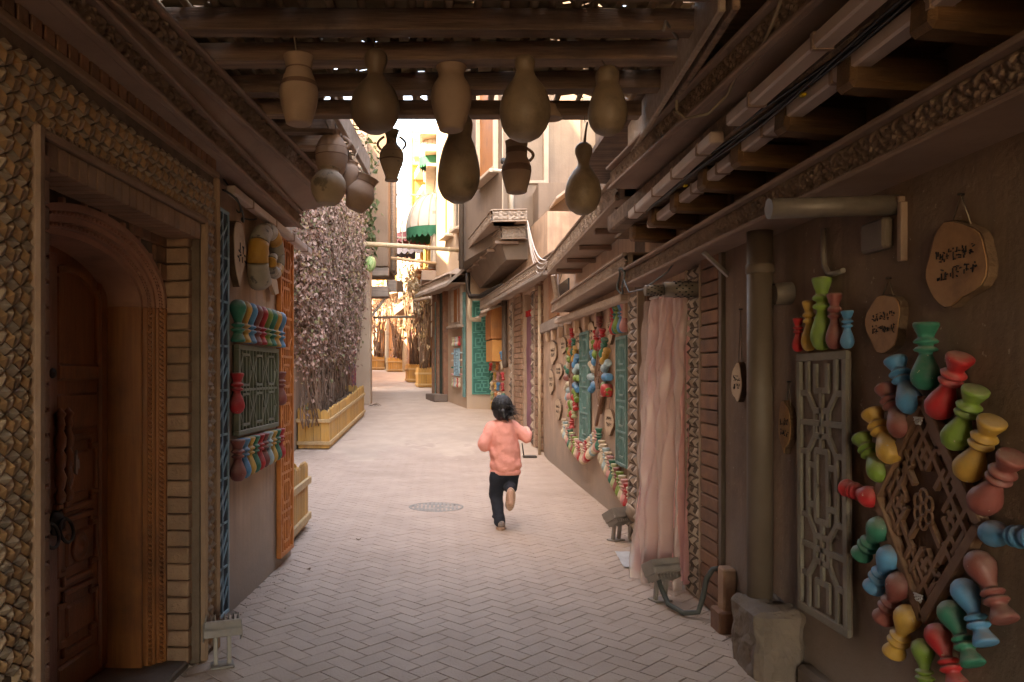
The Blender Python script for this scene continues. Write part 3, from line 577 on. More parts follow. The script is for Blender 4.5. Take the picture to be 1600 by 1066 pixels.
    rp = [(uY(3.39 + s_ * 0.06) + 0.052 * math.sin(t), dp - 0.066 - 0.012 * (1 - math.cos(t)), 0.745 + 0.052 * math.cos(t)) for t in np.linspace(0, 2 * math.pi, 22)]
    part('pull_ring', MB().tube(rp, 0.008, 8), 'iron', leaf)
part('paint_scar', MB().prism([(uY(3.63), .98), (uY(3.645), .97), (uY(3.65), 1.0), (uY(3.665), .995), (uY(3.66), 1.05), (uY(3.65), 1.04), (uY(3.645), 1.09), (uY(3.632), 1.06)], dp - 0.0225, dp - 0.01), 'bare_paint', door)
part('threshold', MB().box(*lbox(2.66, 4.07, VB - .03, VB + .035, -0.42, -0.02, 0.01)), 'concrete', door)
# left cornices
WL1 = Wall((-1.189, 1.496), (-1.094, 5.89)); WL2 = Wall((-1.298, 1.496), (-0.849, 5.984))
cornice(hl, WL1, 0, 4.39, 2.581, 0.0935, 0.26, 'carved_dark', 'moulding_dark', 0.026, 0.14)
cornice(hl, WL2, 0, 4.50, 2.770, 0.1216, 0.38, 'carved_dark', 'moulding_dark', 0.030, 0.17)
cv = MB().grid(lambda a, b: WL1.P(a * 4.39, 2.688 + b * 0.084, -0.01) * (1 - b) + WL2.P(a * 4.5, 2.688 + b * 0.084, -0.01) * b, 30, 6)
part('cove', cv, 'moulding_dark', hl)
# cable trunking, its brackets and loose cables under the left cornice
ct = thing('cable_trunking', 'pale cable trunking slung below the carved cornice beside the arched door', 'trunking')
a0, a1 = WL.P(uY(4.45), 2.52, 0.08), WL.P(uY(6.35), 2.46, 0.10)
part('duct', MB().bar(a0, a1, 0.055, 0.05, 0.006), 'trunking', ct)
for t in (0.18, 0.45, 0.7, 0.92):
    p = a0.lerp(a1, t); part('clip', MB().bar(p + Vector((0, -.012, 0)), p + Vector((0, .012, 0)), 0.062, 0.058, 0.003), 'moulding_dark', ct)
cb = thing('loose_cable', 'black cable looping out of the trunking beside the portal corner', 'cable')
part('loop', MB().tube([WL.P(uY(4.37 + t * 0.7), 2.50 - 0.10 * math.sin(t * 3.1) + 0.02 * math.sin(t * 11), 0.06 + 0.05 * math.sin(t * 6)) for t in np.linspace(0, 1, 24)], 0.006, 6), 'cable', cb)
part('loop', MB().tube([WL.P(uY(4.40 + t * 0.55), 2.60 - 0.16 * math.sin(t * 3.1), 0.03 + 0.06 * math.sin(t * 5)) for t in np.linspace(0, 1, 20)], 0.005, 6), 'cable', cb)

# ------------------------------------------------------------------ RIGHT NEAR HOUSE
hr = thing('flue_house', 'dark brown plastered house hung with a lattice diamond and balusters', 'house')
w = MB()
def rbox(Y0, Y1, v0, v1, x0, x1, ch=0.0): return ((x0 + x1) / 2, (Y0 + Y1) / 2, (v0 + v1) / 2), (x1 - x0, Y1 - Y0, v1 - v0), ch
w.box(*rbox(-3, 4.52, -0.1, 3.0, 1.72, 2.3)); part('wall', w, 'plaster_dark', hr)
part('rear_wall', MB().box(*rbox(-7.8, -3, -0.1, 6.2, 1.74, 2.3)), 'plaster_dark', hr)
part('upper_wall', MB().box(*rbox(-3, 6.7, 3.0, 6.2, 1.75, 4.0)), 'plaster_pale', hr)
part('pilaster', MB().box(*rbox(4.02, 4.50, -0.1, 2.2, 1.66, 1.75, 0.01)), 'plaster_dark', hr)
part('skirting', MB().box(*rbox(2.0, 3.6, -0.05, 0.10, 1.66, 1.74, 0.02)), 'concrete', hr)
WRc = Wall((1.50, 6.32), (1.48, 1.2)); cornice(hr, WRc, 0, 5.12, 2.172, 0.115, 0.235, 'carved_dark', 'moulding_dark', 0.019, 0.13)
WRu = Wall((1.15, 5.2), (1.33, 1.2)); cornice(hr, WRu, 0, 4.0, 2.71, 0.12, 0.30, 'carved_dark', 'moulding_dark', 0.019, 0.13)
part('beam', MB().bar((1.44, 1.2, 2.62), (1.36, 6.0, 2.62), 0.13, 0.13, 0.012), 'beam', hr)
part('ceiling_board', MB().box(*rbox(-7.8, 6.5, 3.06, 3.10, 1.1, 2.0)), 'beam', hr)
for k, Y in enumerate((1.75, 2.22, 2.64, 3.14, 3.62, 4.1, 4.6, 5.1, 5.6)):
    part('joist', MB().bar((1.38, Y, 2.485 + 0.01 * (k % 2)), (1.80, Y + 0.03, 2.47), 0.11, 0.12, 0.018), 'joist', hr)
part('soffit_board', MB().box(*rbox(1.2, 6.3, 2.56, 2.585, 1.42, 1.80)), 'joist', hr)
part('fascia', MB().box(*rbox(1.2, 6.3, 2.32, 2.60, 1.76, 1.80)), 'beam', hr)
# drain pipe with plinth
dpz = thing('drain_pipe', 'round brown drain pipe running down the dark wall into a concrete block', 'pipe', T(1.60, 3.86, 0))
part('pipe', MB().tube([(0, 0, 0.33), (0, 0, 2.17)], 0.062, 20), 'pipe_brown', dpz)
for z in (1.98,): part('collar', MB().lathe([(0.062, z - .025), (0.069, z - .02), (0.069, z + .02), (0.062, z + .025)], 20), 'pipe_brown', dpz)
pl = MB().box((0, 0, 0.16), (0.23, 0.34, 0.36), 0.03)
o = link('concrete_block', pl.mesh('concrete_block'), 'concrete', None, T(1.60, 3.78, -0.01)); tag(o, 'rough concrete block at the foot of the brown drain pipe', 'concrete block')
q_ = o.modifiers.new('divide', 'SUBSURF'); q_.subdivision_type = 'SIMPLE'; q_.levels = q_.render_levels = 4
tx = bpy.data.textures.new('rough', 'CLOUDS'); tx.noise_scale = 0.09; tx.noise_depth = 3
q_ = o.modifiers.new('rough', 'DISPLACE'); q_.texture = tx; q_.strength = 0.045; q_.mid_level = 0.5
# heater flue near: pipe, hanger, junction box, cap
fl = thing('heater_flue', 'long pale grey heater flue sticking out above the wooden slice signs', 'flue', T(0, 2.9, 0))
part('tube', MB().tube([(1.235, 0, 2.075), (1.74, 0, 2.09)], 0.038, 18), 'flue', fl)
part('bracket', MB().box((1.712, 0.06, 2.10), (0.03, 0.22, 0.03), 0.004).box((1.712, -0.05, 1.98), (0.03, 0.03, 0.22), 0.004), 'moulding_dark', fl)
part('outlet_box', MB().box((1.70, 0.1, 1.99), (0.045, 0.16, 0.12), 0.01), 'pipe_brown', fl)
fs_ = thing('wall_stub_pipe', 'short stub of pipe with a rusty mouth poking from the wall beside the drain pipe', 'pipe', T(1.70, 3.78, 1.98 - 0.13))
part('stub', MB().tube([(0.04, 0, 0), (-0.06, 0.01, -.005)], 0.055, 18, False).tube([(-0.058, 0.01, -.005), (0.04, 0, 0)], 0.046, 18), 'flue', fs_)
cd = thing('conduit_bend', 'thin grey conduit curving down the wall above the five balusters', 'conduit')
part('conduit', MB().tube([(1.70, 3.42, 2.10), (1.70, 3.42, 1.98), (1.70, 3.41, 1.93), (1.70, 3.37, 1.89), (1.70, 3.32, 1.885), (1.70, 3.25, 1.89)], 0.012, 8), 'flue', cd)
# second flue (perforated)
f2 = thing('perforated_flue', 'dark grey heater flue with a perforated tip above the pink curtain', 'flue', T(0, 4.95, 0))
part('tube', MB().tube([(1.43, 0, 1.995), (1.72, 0, 2.0)], 0.05, 20).tube([(1.70, 0, 2.0), (1.725, 0, 2.0)], 0.075, 20), 'flue', f2)
tip = part('tip', MB().tube([(1.31, 0, 1.99), (1.435, 0, 1.995)], 0.034, 18), 'flue', f2)
for i in range(5):
    for j in range(8):
        a = j * math.pi / 4 + i * .3; part('perforation', MB().box((1.325 + i * 0.021, 0.0335 * math.cos(a), 1.991 + 0.0335 * math.sin(a)), (0.012, 0.006, 0.006), 0, Matrix.Rotation(a, 3, 'X')), 'black', tip)
for i in range(6):
    for j in range(8):
        a = j * math.pi / 4 + (i % 2) * .4; part('perforation', MB().box((1.50 + i * 0.02, 0.0495 * math.cos(a), 1.997 + 0.0495 * math.sin(a)), (0.012, 0.008, 0.008), 0, Matrix.Rotation(a, 3, 'X')), 'black', f2)
ccb = thing('coiled_cable', 'grey cable coiled at the end of the carved cornice above the curtain', 'cable')
part('coil', MB().tube([(1.46 + 0.01 * math.sin(t * 3), 6.25 + 0.10 * math.cos(t), 2.21 + 0.10 * math.sin(t)) for t in np.linspace(0, 15, 60)], 0.009, 6).tube([(1.46, 6.15, 2.21), (1.44, 5.9, 2.08), (1.45, 5.5, 2.06), (1.5, 5.1, 2.13), (1.52, 4.95, 2.2)], 0.006, 6), 'cable', ccb)
# slanted bracket under the cornice
br = thing('cornice_strut', 'small slanted metal strut under the carved cornice beside the conduit', 'bracket')
part('strut', MB().bar((1.52, 4.46, 2.16), (1.70, 4.46, 1.99), 0.035, 0.02, 0.003), 'metal_grey', br)
part('foot_plate', MB().box((1.705, 4.46, 2.05), (0.02, 0.06, 0.2), 0.003), 'metal_grey', br)
# trunkings on the right
for nm, lab, pts in (('cable_trunking', 'upper of the two pale cable trunkings under the joists', (((1.29, 1.3, 2.59), (1.30, 3.42, 2.58)), ((1.30, 3.62, 2.57), (1.32, 5.3, 2.55)))),
                     ('cable_trunking', 'lower pale cable trunking with loose wires under the joists', (((1.41, 1.3, 2.52), (1.43, 3.62, 2.51)), ((1.43, 3.72, 2.50), (1.45, 5.3, 2.485))))):
    t_ = thing(nm, lab, 'trunking')
    for a, b in pts: part('duct', MB().bar(a, b, 0.07, 0.055, 0.008), 'trunking', t_)
    for a, b in pts:
        for q in (0.12, 0.38, 0.62, 0.88):
            p = Vector(a).lerp(Vector(b), q); part('clip', MB().bar(p + Vector((0, -.012, 0)), p + Vector((0, .012, 0)), 0.077, 0.062, 0.003), 'moulding_dark', t_)
wr = thing('wire_bundle', 'bundle of black wires running between the two cable trunkings', 'wire')
for k in range(5):
    part('wire', MB().tube([(1.36 + 0.018 * math.sin(Y * 2.1 + k), Y, 2.53 + 0.014 * math.cos(Y * 3 + k * 2) + 0.006 * k) for Y in np.linspace(1.4, 5.0, 40)], 0.006, 5), 'black', wr)
for k, Y in enumerate((2.9, 4.3)): part('tag', MB().box((1.365, Y, 2.505), (0.02, 0.025, 0.012), 0.003), 'yellow_tag', wr)
rp_ = thing('hanging_rope', 'beige rope drooping in a loop from the roof edge over the trunking', 'rope')
part('rope', MB().tube([(1.135 + 0.11 * t + 0.03 * math.sin(t * 3), 2.30 + 0.95 * t, 2.92 - 0.02 * t - 0.27 * math.sin(t * 2.4) * t) for t in np.linspace(0, 1, 22)] +
                       [(1.24, 3.34, 2.66), (1.20, 3.45, 2.62), (1.13, 3.55, 2.63), (1.10, 3.60, 2.68), (1.095, 3.58, 2.73)], 0.0075, 7), 'string', rp_)
# conduit, junction box, cable at the door jamb
vc = thing('vertical_conduit', 'brown square conduit running down beside the brick door jamb', 'conduit')
part('conduit', MB().box((1.655, 4.53, 1.24), (0.03, 0.045, 1.90), 0.004), 'pipe_brown', vc)
jb = thing('junction_box', 'wooden junction box fixed low on the brick door jamb', 'box')
part('box', MB().box((1.62, 4.36, 0.23), (0.075, 0.10, 0.25), 0.01), 'brick', jb); part('ledge', MB().box((1.61, 4.36, 0.055), (0.12, 0.15, 0.13), 0.01), 'brick_red', jb)
gc = thing('ground_cable', 'thick grey cable sagging from the conduit to the floodlight', 'cable')
part('cable', MB().tube([(1.64, 4.52, 0.31), (1.60, 4.53, 0.30), (1.57, 4.55, 0.24), (1.55, 4.56, 0.12), (1.52, 4.55, 0.04), (1.45, 4.60, 0.02), (1.40, 4.74, 0.03), (1.385, 4.84, 0.10), (1.37, 4.86, 0.16)], 0.016, 8), 'cable', gc)

# ------------------------------------------------------------------ curtain doorway between Y 4.55 and 6.76
hd = thing('curtain_doorway', 'brick doorway with faceted tile strips behind the near pink curtain', 'doorway')
part('backing_wall', MB().box(*rbox(4.52, 5.18, -0.1, 3.0, 1.70, 2.3)), 'mortar', hd)
part('backing_wall', MB().box(*rbox(6.42, 6.76, -0.1, 3.0, 1.70, 2.3)), 'mortar', hd)
part('lintel', MB().box(*rbox(5.18, 6.42, 2.12, 3.0, 1.70, 2.3)), 'plaster', hd)
part('door_leaf', MB().box(*rbox(5.18, 6.42, -0.1, 2.12, 2.02, 2.08)), 'door_wood', hd)
b6 = MB().box((0, 0, 0), (0.09, 0.30, 0.078), 0.005).mesh('brick'); b7 = MB().box((0, 0, 0), (0.26, 0.06, 0.078), 0.005).mesh('brick')
for k in range(25):
    part('brick', b6, 'brick_red', hd, T(1.685 + random.uniform(-.003, .003), 4.715, 0.05 + k * 0.0875)); part('brick', b7, 'brick_red', hd, T(1.83, 6.395, 0.05 + k * 0.0875))
    part('brick', b7, 'brick_red', hd, T(1.83, 5.205, 0.05 + k * 0.0875))
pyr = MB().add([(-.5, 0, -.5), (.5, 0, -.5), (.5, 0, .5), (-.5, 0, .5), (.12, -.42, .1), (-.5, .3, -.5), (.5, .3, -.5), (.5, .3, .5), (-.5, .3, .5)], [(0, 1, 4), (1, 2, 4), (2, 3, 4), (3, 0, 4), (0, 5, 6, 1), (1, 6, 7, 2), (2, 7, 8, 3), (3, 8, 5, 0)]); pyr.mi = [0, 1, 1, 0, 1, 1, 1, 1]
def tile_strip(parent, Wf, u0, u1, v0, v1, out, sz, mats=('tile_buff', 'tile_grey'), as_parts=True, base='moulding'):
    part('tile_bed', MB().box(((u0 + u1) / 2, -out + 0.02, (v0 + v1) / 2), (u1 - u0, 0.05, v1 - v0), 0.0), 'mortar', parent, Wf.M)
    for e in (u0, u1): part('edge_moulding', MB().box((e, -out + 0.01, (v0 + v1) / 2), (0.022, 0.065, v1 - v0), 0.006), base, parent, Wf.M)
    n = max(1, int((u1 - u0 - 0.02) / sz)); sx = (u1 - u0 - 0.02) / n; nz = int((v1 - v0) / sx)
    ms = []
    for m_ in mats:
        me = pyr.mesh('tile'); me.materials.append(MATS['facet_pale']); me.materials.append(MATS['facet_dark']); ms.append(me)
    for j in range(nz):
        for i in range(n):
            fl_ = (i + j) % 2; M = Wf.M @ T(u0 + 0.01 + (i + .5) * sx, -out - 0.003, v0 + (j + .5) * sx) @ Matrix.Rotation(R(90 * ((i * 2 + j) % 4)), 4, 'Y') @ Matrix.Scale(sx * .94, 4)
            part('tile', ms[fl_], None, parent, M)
WD = Wall((1.66, 6.76), (1.66, 4.50))
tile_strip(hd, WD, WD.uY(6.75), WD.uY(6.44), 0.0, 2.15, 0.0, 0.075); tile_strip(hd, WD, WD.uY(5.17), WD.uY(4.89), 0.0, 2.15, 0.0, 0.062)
# curtain
cu = thing('door_curtain', 'long pink door curtain under clear plastic film gathered in the near doorway', 'curtain')
def cur_fn(bul, amp, n_, z0, z1):
    def f(a, b):
        top = Vector((1.675, 5.10, z1)).lerp(Vector((1.615, 5.86, z1)), a); bot = Vector((1.66, 5.12, z0)).lerp(Vector((1.405, 5.48, z0)), a)
        p = bot.lerp(top, b ** 0.8); env = 0.6 + 0.4 * (1 - b)
        d = amp * env * (math.sin(a * n_ * 2 * math.pi + 1.3 * math.sin(b * 4 + a * 3)) + 0.5 * math.sin(a * n_ * 4.3 * math.pi + b * 6)) + bul * math.sin(math.pi * b) * 0.4 * math.sin(math.pi * a)
        d += 0.012 * noise.noise(Vector((a * 6, b * 11, n_)))
        return p + Vector((-0.9, -0.42, 0)).normalized() * d
    return f
part('cloth', MB().grid(cur_fn(0.02, 0.034, 4.3, 0.05, 2.02), 110, 80), 'curtain_cloth', cu)
part('film', MB().grid(lambda a, b: cur_fn(0.05, 0.036, 3.1, 0.012, 2.0)(a, b) + Vector((-.066, -.03, 0)) + Vector((-.9, -.4, 0)) * (0.03 * noise.noise(Vector((a * 7, b * 10, 5))) + 0.012 * abs(noise.noise(Vector((a * 19, b * 15, 1))))), 90, 90), 'curtain_film', cu)
part('dark_hem', MB().grid(lambda a, b: cur_fn(0.0, 0.016, 5, 0.03, 2.02)(0.25 + a * .75, b * .05) + Vector((-.004, -.002, 0)), 40, 6), 'glass_dark', cu)
part('rod', MB().tube([(1.68, 5.02, 2.035), (1.62, 5.95, 2.035)], 0.012, 10), 'metal_grey', cu)
sh = tag(link('plastic_sheet', MB().grid(lambda a, b: (1.36 + 0.32 * a + 0.05 * b, 5.75 + 0.5 * b - 0.1 * a, 0.012 + 0.10 * max(0, a - .5) + 0.012 * noise.noise(Vector((a * 5, b * 5, 1)))), 16, 16).mesh('plastic_sheet'), 'sheet_plastic'), 'crumpled grey plastic sheet lying behind the pink curtain', 'plastic sheet')
# ------------------------------------------------------------------ pergola roof over the near lane
pg = thing('pergola_roof', 'dark timber pergola roof of beams and cane poles over the lane', 'roof')
BZ = 2.90
beamY = [-7.4, -6.4, -5.4, -4.6, -3.8, -3.0, -2.4, -1.8, -1.1, -.4, .2, .7, 1.2, 1.75, 2.25, 2.62, 2.95, 3.28, 3.60, 3.97, 4.33]
for k, Y in enumerate(beamY):
    hgt = 0.084 + 0.008 * (k % 2); dx = random.uniform(-.04, .04)
    part('beam', MB().bar((-1.35, Y + dx, BZ + hgt / 2), (1.12, Y - dx, BZ + hgt / 2 + random.uniform(-.01, .01)), 0.085 + 0.02 * (k % 3 == 0), hgt, 0.004), 'beam', pg)
for k, Y in enumerate((4.62, 4.95, 5.28, 5.62)):
    part('beam', MB().bar((-1.35, Y, BZ + 0.06), (-0.64, Y + random.uniform(-.03, .03), BZ + 0.06), 0.10, 0.12, 0.014), 'beam', pg)
n = 0
for k in range(24):
    X = -1.28 + k * 0.103 + random.uniform(-.014, .014); r = random.uniform(0.020, 0.027)
    Y1 = 5.72 if X < -0.66 else 4.40 + random.uniform(-.05, .06)
    pts = [(X + 0.02 * math.sin(Y * 1.3 + k), Y, BZ + 0.118 + 0.004 * math.sin(Y + k)) for Y in np.linspace(-7.6, Y1, 14)]
    part('cane_pole', MB().tube(pts, [r * (1 - .02 * i) for i in range(14)], 8), 'pole', pg)
# straw mat with gaps
sm = MB()
for k in range(6800):
    X = random.uniform(-1.35, 1.15); Y = random.uniform(0.9, 5.7)
    if Y > 4.38 and X > -0.68: continue
    if noise.noise(Vector((X * 2.2, Y * 2.2, 9))) > 0.42: continue
    a = random.gauss(0, 0.5); L = random.uniform(.15, .4); z = BZ + 0.150 + random.random() * .03; d = Vector((math.cos(a), math.sin(a), random.uniform(-.05, .05))) * L / 2; c = Vector((X, Y, z)); p = Vector((-d.y, d.x, 0)).normalized() * random.uniform(.008, .02)
    sm.add([c - d - p, c + d - p, c + d + p, c - d + p], [(0, 1, 2, 3)])
part('straw_mat', sm, 'straw', pg, kind='stuff')
for k in range(13):
    Y0 = -7.7 + k * 0.99; Y1 = Y0 + 0.99 - (0.02 + 0.03 * (k % 3))
    if k > 8: continue
    part('unseen_cover_board', MB().box((-0.1 + 0.02 * (k % 2), (Y0 + Y1) / 2, BZ + 0.21), (2.42, Y1 - Y0, 0.02)), 'beam', pg)  # unseen, run back past the camera to keep sky light off the near lane
part('edge_board', MB().bar((1.06, 2.9, BZ + 0.02), (1.19, 4.85, BZ + 0.02), 0.03, 0.20, 0.006), 'timber_pale', pg)
part('edge_board', MB().bar((1.115, 2.9, BZ - 0.02), (1.245, 4.7, BZ - 0.02), 0.03, 0.10, 0.006), 'beam', pg)
part('edge_board', MB().bar((-0.62, 4.36, BZ + 0.10), (-0.55, 5.75, BZ + 0.10), 0.03, 0.14, 0.006), 'timber_pale', pg)
part('nail_hook', MB().tube([(1.02, 3.32, 2.90), (0.94, 3.22, 2.93), (0.93, 3.22, 2.89)], 0.007, 6), 'metal_grey', pg)
part('light_bulb_shade', MB().lathe([(0.0, 0.09), (0.02, 0.08), (0.03, 0.05), (0.06, 0.0), (0.055, 0.0), (0.0, 0.02)], 16, T(0.60, 4.18, 2.84)), 'clay', pg)

# ------------------------------------------------------------------ hanging gourds and vases
GP = [(0.0, 0.0), (0.30, 0.01), (0.62, 0.06), (0.86, 0.16), (0.98, 0.28), (1.0, 0.38), (0.93, 0.50), (0.74, 0.62), (0.50, 0.71), (0.37, 0.77), (0.345, 0.82), (0.385, 0.88), (0.40, 0.92), (0.34, 0.97), (0.16, 0.995), (0.0, 1.0)]
GP2 = [(0.0, 0.0), (0.34, 0.012), (0.70, 0.07), (0.92, 0.17), (1.0, 0.28), (0.97, 0.38), (0.82, 0.50), (0.56, 0.60), (0.36, 0.66), (0.30, 0.70), (0.33, 0.75), (0.44, 0.82), (0.49, 0.88), (0.44, 0.94), (0.24, 0.985), (0.0, 1.0)]
GP3 = [(0.0, 0.0), (0.3, 0.008), (0.68, 0.06), (0.93, 0.17), (1.0, 0.29), (0.95, 0.42), (0.83, 0.54), (0.74, 0.62), (0.65, 0.68), (0.58, 0.72), (0.55, 0.75), (0.57, 0.80), (0.60, 0.86), (0.58, 0.92), (0.40, 0.985), (0.0, 1.0)]
def hang(name, label, cat, px_, yt, yb, wpx, Y, prof, m, lean=0.0, string_top=None, group=None, n=26, bands=None, handles=0, open_top=False, stem=None, wob=0.0, topY=None):
    X = (px_ - VX) * Y / FPX; zb = CAMH + (VY - yb) * Y / FPX; H = (yb - yt) * Y / FPX; Rm = wpx * Y / FPX / 2
    t = thing(name, label, cat, T(X, Y, zb) @ Matrix.Rotation(lean, 4, 'Y'), group)
    pr = [(max(0.0005, r * Rm), z * H) for r, z in prof]
    fine = []
    for i in range(len(pr) - 1):
        for q in range(3):
            a = q / 3; fine.append((pr[i][0] * (1 - a) + pr[i + 1][0] * a, pr[i][1] * (1 - a) + pr[i + 1][1] * a))
    fine.append(pr[-1])
    # smooth the profile
    for _ in range(2): fine = [fine[0]] + [((fine[i - 1][0] + 2 * fine[i][0] + fine[i + 1][0]) / 4, fine[i][1]) for i in range(1, len(fine) - 1)] + [fine[-1]]
    mb = MB()
    if open_top:
        mb.lathe(fine + [(fine[-1][0] * 0.88, H), (fine[-1][0] * 0.80, H * 0.93), (fine[-1][0] * 0.7, H * 0.85)], n)
    else: mb.lathe(fine, n)
    if wob:
        mb.v = [(x * (1 + wob * noise.noise(Vector((x * 6, y * 6, z * 6 + px_)))) + wob * .25 * H * (z / H) ** 2 * math.sin(px_), y * (1 + wob * noise.noise(Vector((x * 6 + 9, y * 6, z * 6)))), z) for x, y, z in mb.v]
    part('body', mb, m, t)
    for b in (bands or []):
        rr = []
        for q in range(5):
            z = H * (b[0] + (b[1] - b[0]) * q / 4)
            r = next((fine[i][0] + (fine[i + 1][0] - fine[i][0]) * (z - fine[i][1]) / max(1e-6, fine[i + 1][1] - fine[i][1]) for i in range(len(fine) - 1) if fine[i][1] <= z <= fine[i + 1][1]), Rm)
            rr.append((r + 0.0012, z))
        part('glaze_band', MB().lathe([(rr[0][0] - .003, rr[0][1])] + rr + [(rr[-1][0] - .003, rr[-1][1])], n), b[2] if len(b) > 2 else 'clay_band', t)
    for h_ in range(handles):
        s_ = 1 if h_ == 0 else -1
        z0, z1 = H * 0.62, H * 0.88
        pts = [(s_ * (Rm * (0.86 - 0.26 * q) + Rm * 0.38 * math.sin(math.pi * q)), 0, z0 + (z1 - z0) * q) for q in np.linspace(0, 1, 10)]
        part('handle', MB().tube(pts, Rm * 0.10, 8), m, t)
    top = string_top if string_top else H
    tz = (BZ - zb)
    if stem: part('stem', MB().tube([(0, 0, H * .99), (0.004, 0, H + stem * .5), (0.012, 0, H + stem)], [0.009, 0.006, 0.005], 8), 'stem', t)
    ty = (topY if topY else min(beamY, key=lambda b: abs(b - Y))) - Y
    part('string', MB().tube([(0.0, 0, H * 0.9 if open_top else H + (stem or 0)), (0, ty * 0.9, tz + .02)], 0.003, 5), 'string', t)
    return t
VS1 = [(0.0, 0.0), (0.60, 0.0), (0.64, 0.02), (0.82, 0.18), (0.97, 0.36), (1.0, 0.46), (0.95, 0.56), (0.78, 0.70), (0.66, 0.78), (0.66, 0.84), (0.72, 0.93), (0.78, 0.98), (0.78, 1.0)]
VS2 = [(0.0, 0.0), (0.52, 0.0), (0.56, 0.02), (0.76, 0.18), (0.94, 0.38), (1.0, 0.52), (0.96, 0.64), (0.82, 0.74), (0.66, 0.81), (0.60, 0.86), (0.64, 0.93), (0.74, 0.98), (0.74, 1.0)]
VS3 = [(0.0, 0.0), (0.56, 0.0), (0.56, 0.03), (0.48, 0.06), (0.60, 0.16), (0.90, 0.34), (1.0, 0.46), (0.95, 0.56), (0.72, 0.66), (0.46, 0.72), (0.40, 0.80), (0.46, 0.90), (0.62, 0.985), (0.62, 1.0)]
VS4 = [(0.0, 0.0), (0.62, 0.0), (0.66, 0.02), (0.88, 0.22), (1.0, 0.40), (0.96, 0.52), (0.80, 0.64), (0.70, 0.70), (0.70, 0.84), (0.74, 0.95), (0.76, 1.0)]
VS5 = [(0.0, 0.0), (0.52, 0.0), (0.60, 0.04), (0.86, 0.22), (1.0, 0.45), (0.94, 0.66), (0.70, 0.82), (0.52, 0.88), (0.50, 0.93), (0.58, 0.985), (0.58, 1.0)]
hang('clay_vase', 'plain ribbed clay vase hanging first in the row above the carved cornice', 'vase', 467, 89, 195, 61, 3.44, VS1, 'clay', n=30, open_top=True, bands=[(0.55, 0.62), (0.80, 0.82)])
hang('bottle_gourd', 'dark mottled bottle gourd hanging second in the row under the beams', 'gourd', 586, 77, 209, 78, 3.44, GP2, 'gourd_dark', wob=0.05)
hang('clay_vase', 'pale wide mouthed clay vase hanging between the two biggest top gourds', 'vase', 705, 105, 205, 65, 3.47, VS2, 'clay', n=30, open_top=True)
hang('bottle_gourd', 'largest brown bottle gourd hanging in the middle of the top row', 'gourd', 820, 87, 221, 82, 3.45, GP, 'gourd', wob=0.05)
hang('bottle_gourd', 'squat tan bottle gourd hanging last in the top row near the edge board', 'gourd', 951, 104, 212, 62, 3.48, GP3, 'gourd', lean=-0.03, wob=0.05)
hang('clay_vase', 'small footed clay vase with zigzag painting hanging against the far wall', 'vase', 612, 204, 283, 39, 4.25, VS3, 'clay_pale', bands=[(0.40, 0.42), (0.56, 0.57)], handles=2, open_top=True)
hang('bottle_gourd', 'pear shaped bottle gourd hanging low in front of the striped awnings', 'gourd', 715, 178, 318, 68, 4.10, GP3, 'gourd', lean=0.04, wob=0.06, topY=4.26)
hang('clay_vase', 'small clay jug with one ring handle hanging below the largest gourd', 'vase', 807, 221, 302, 47, 4.24, VS4, 'clay', bands=[(0.40, 0.52), (0.76, 0.86)], handles=1, open_top=True)
hang('bottle_gourd', 'slender bottle gourd with a bent stem hanging lowest near the carved cornice', 'gourd', 910, 222, 336, 57, 4.26, GP2, 'gourd', lean=0.03, stem=0.11, wob=0.05)
hang('clay_vase', 'clay vase with handle and red bands, top of the hanging vase cluster', 'vase', 518, 204, 280, 52, 4.70, VS5, 'clay', bands=[(0.46, 0.48), (0.62, 0.63)], handles=1, open_top=True)
hang('clay_pot', 'spotted round clay pot at the bottom of the hanging vase cluster', 'pot', 511, 262, 319, 56, 4.62, VS5, 'clay_pale', lean=0.08, open_top=True, topY=4.95)
hang('clay_vase', 'small pale jug squeezed in the middle of the hanging vase cluster', 'vase', 541, 252, 303, 32, 4.82, VS5, 'clay', lean=0.2, handles=1, open_top=True, topY=4.95)
hang('clay_pot', 'tilted brown clay jar on the outer side of the hanging vase cluster', 'pot', 553, 272, 328, 45, 4.78, VS1, 'clay', lean=0.42, open_top=True, bands=[(0.80, 0.83)], topY=4.95)

# ------------------------------------------------------------------ lattice screens
def lattice(name, label, cat, W, u0, u1, v0, v1, out, bars, bw, m, back, fw=0.03, th=0.022, tilt=0.0, backing=True, group=None):
    w, h = u1 - u0, v1 - v0
    t = thing(name, label, cat, W.at(u0, v0, out) @ Matrix.Rotation(tilt, 4, 'Y'), group)
    for a, b in (((0, fw / 2), (w, fw / 2)), ((0, h - fw / 2), (w, h - fw / 2))): part('frame_rail', MB().bar((a[0], -th / 2, a[1]), (b[0], -th / 2, b[1]), th, fw, 0.003), m, t)
    for x in (fw / 2, w - fw / 2): part('frame_stile', MB().bar((x, -th / 2, fw), (x, -th / 2, h - fw), fw, th, 0.003, up=(0, -1, 0)), m, t)
    iw, ih = w - 2 * fw, h - 2 * fw
    for k, (a, b, c, d) in enumerate(bars):
        p, q = Vector((fw + a * iw, -th * .42, fw + b * ih)), Vector((fw + c * iw, -th * .42, fw + d * ih))
        if (q - p).length < 1e-4: continue
        e = (q - p).normalized() * bw * 0.3
        part('lattice_bar', MB().bar(p - e, q + e, bw, th * (0.62 + 0.05 * (k % 5)), 0.0015, up=(0, -1, 0)), m, t)
    if backing: part('backing', MB().box((w / 2, 0.003, h / 2), (w - 0.01, 0.01, h - 0.01)), back, t)
    return t
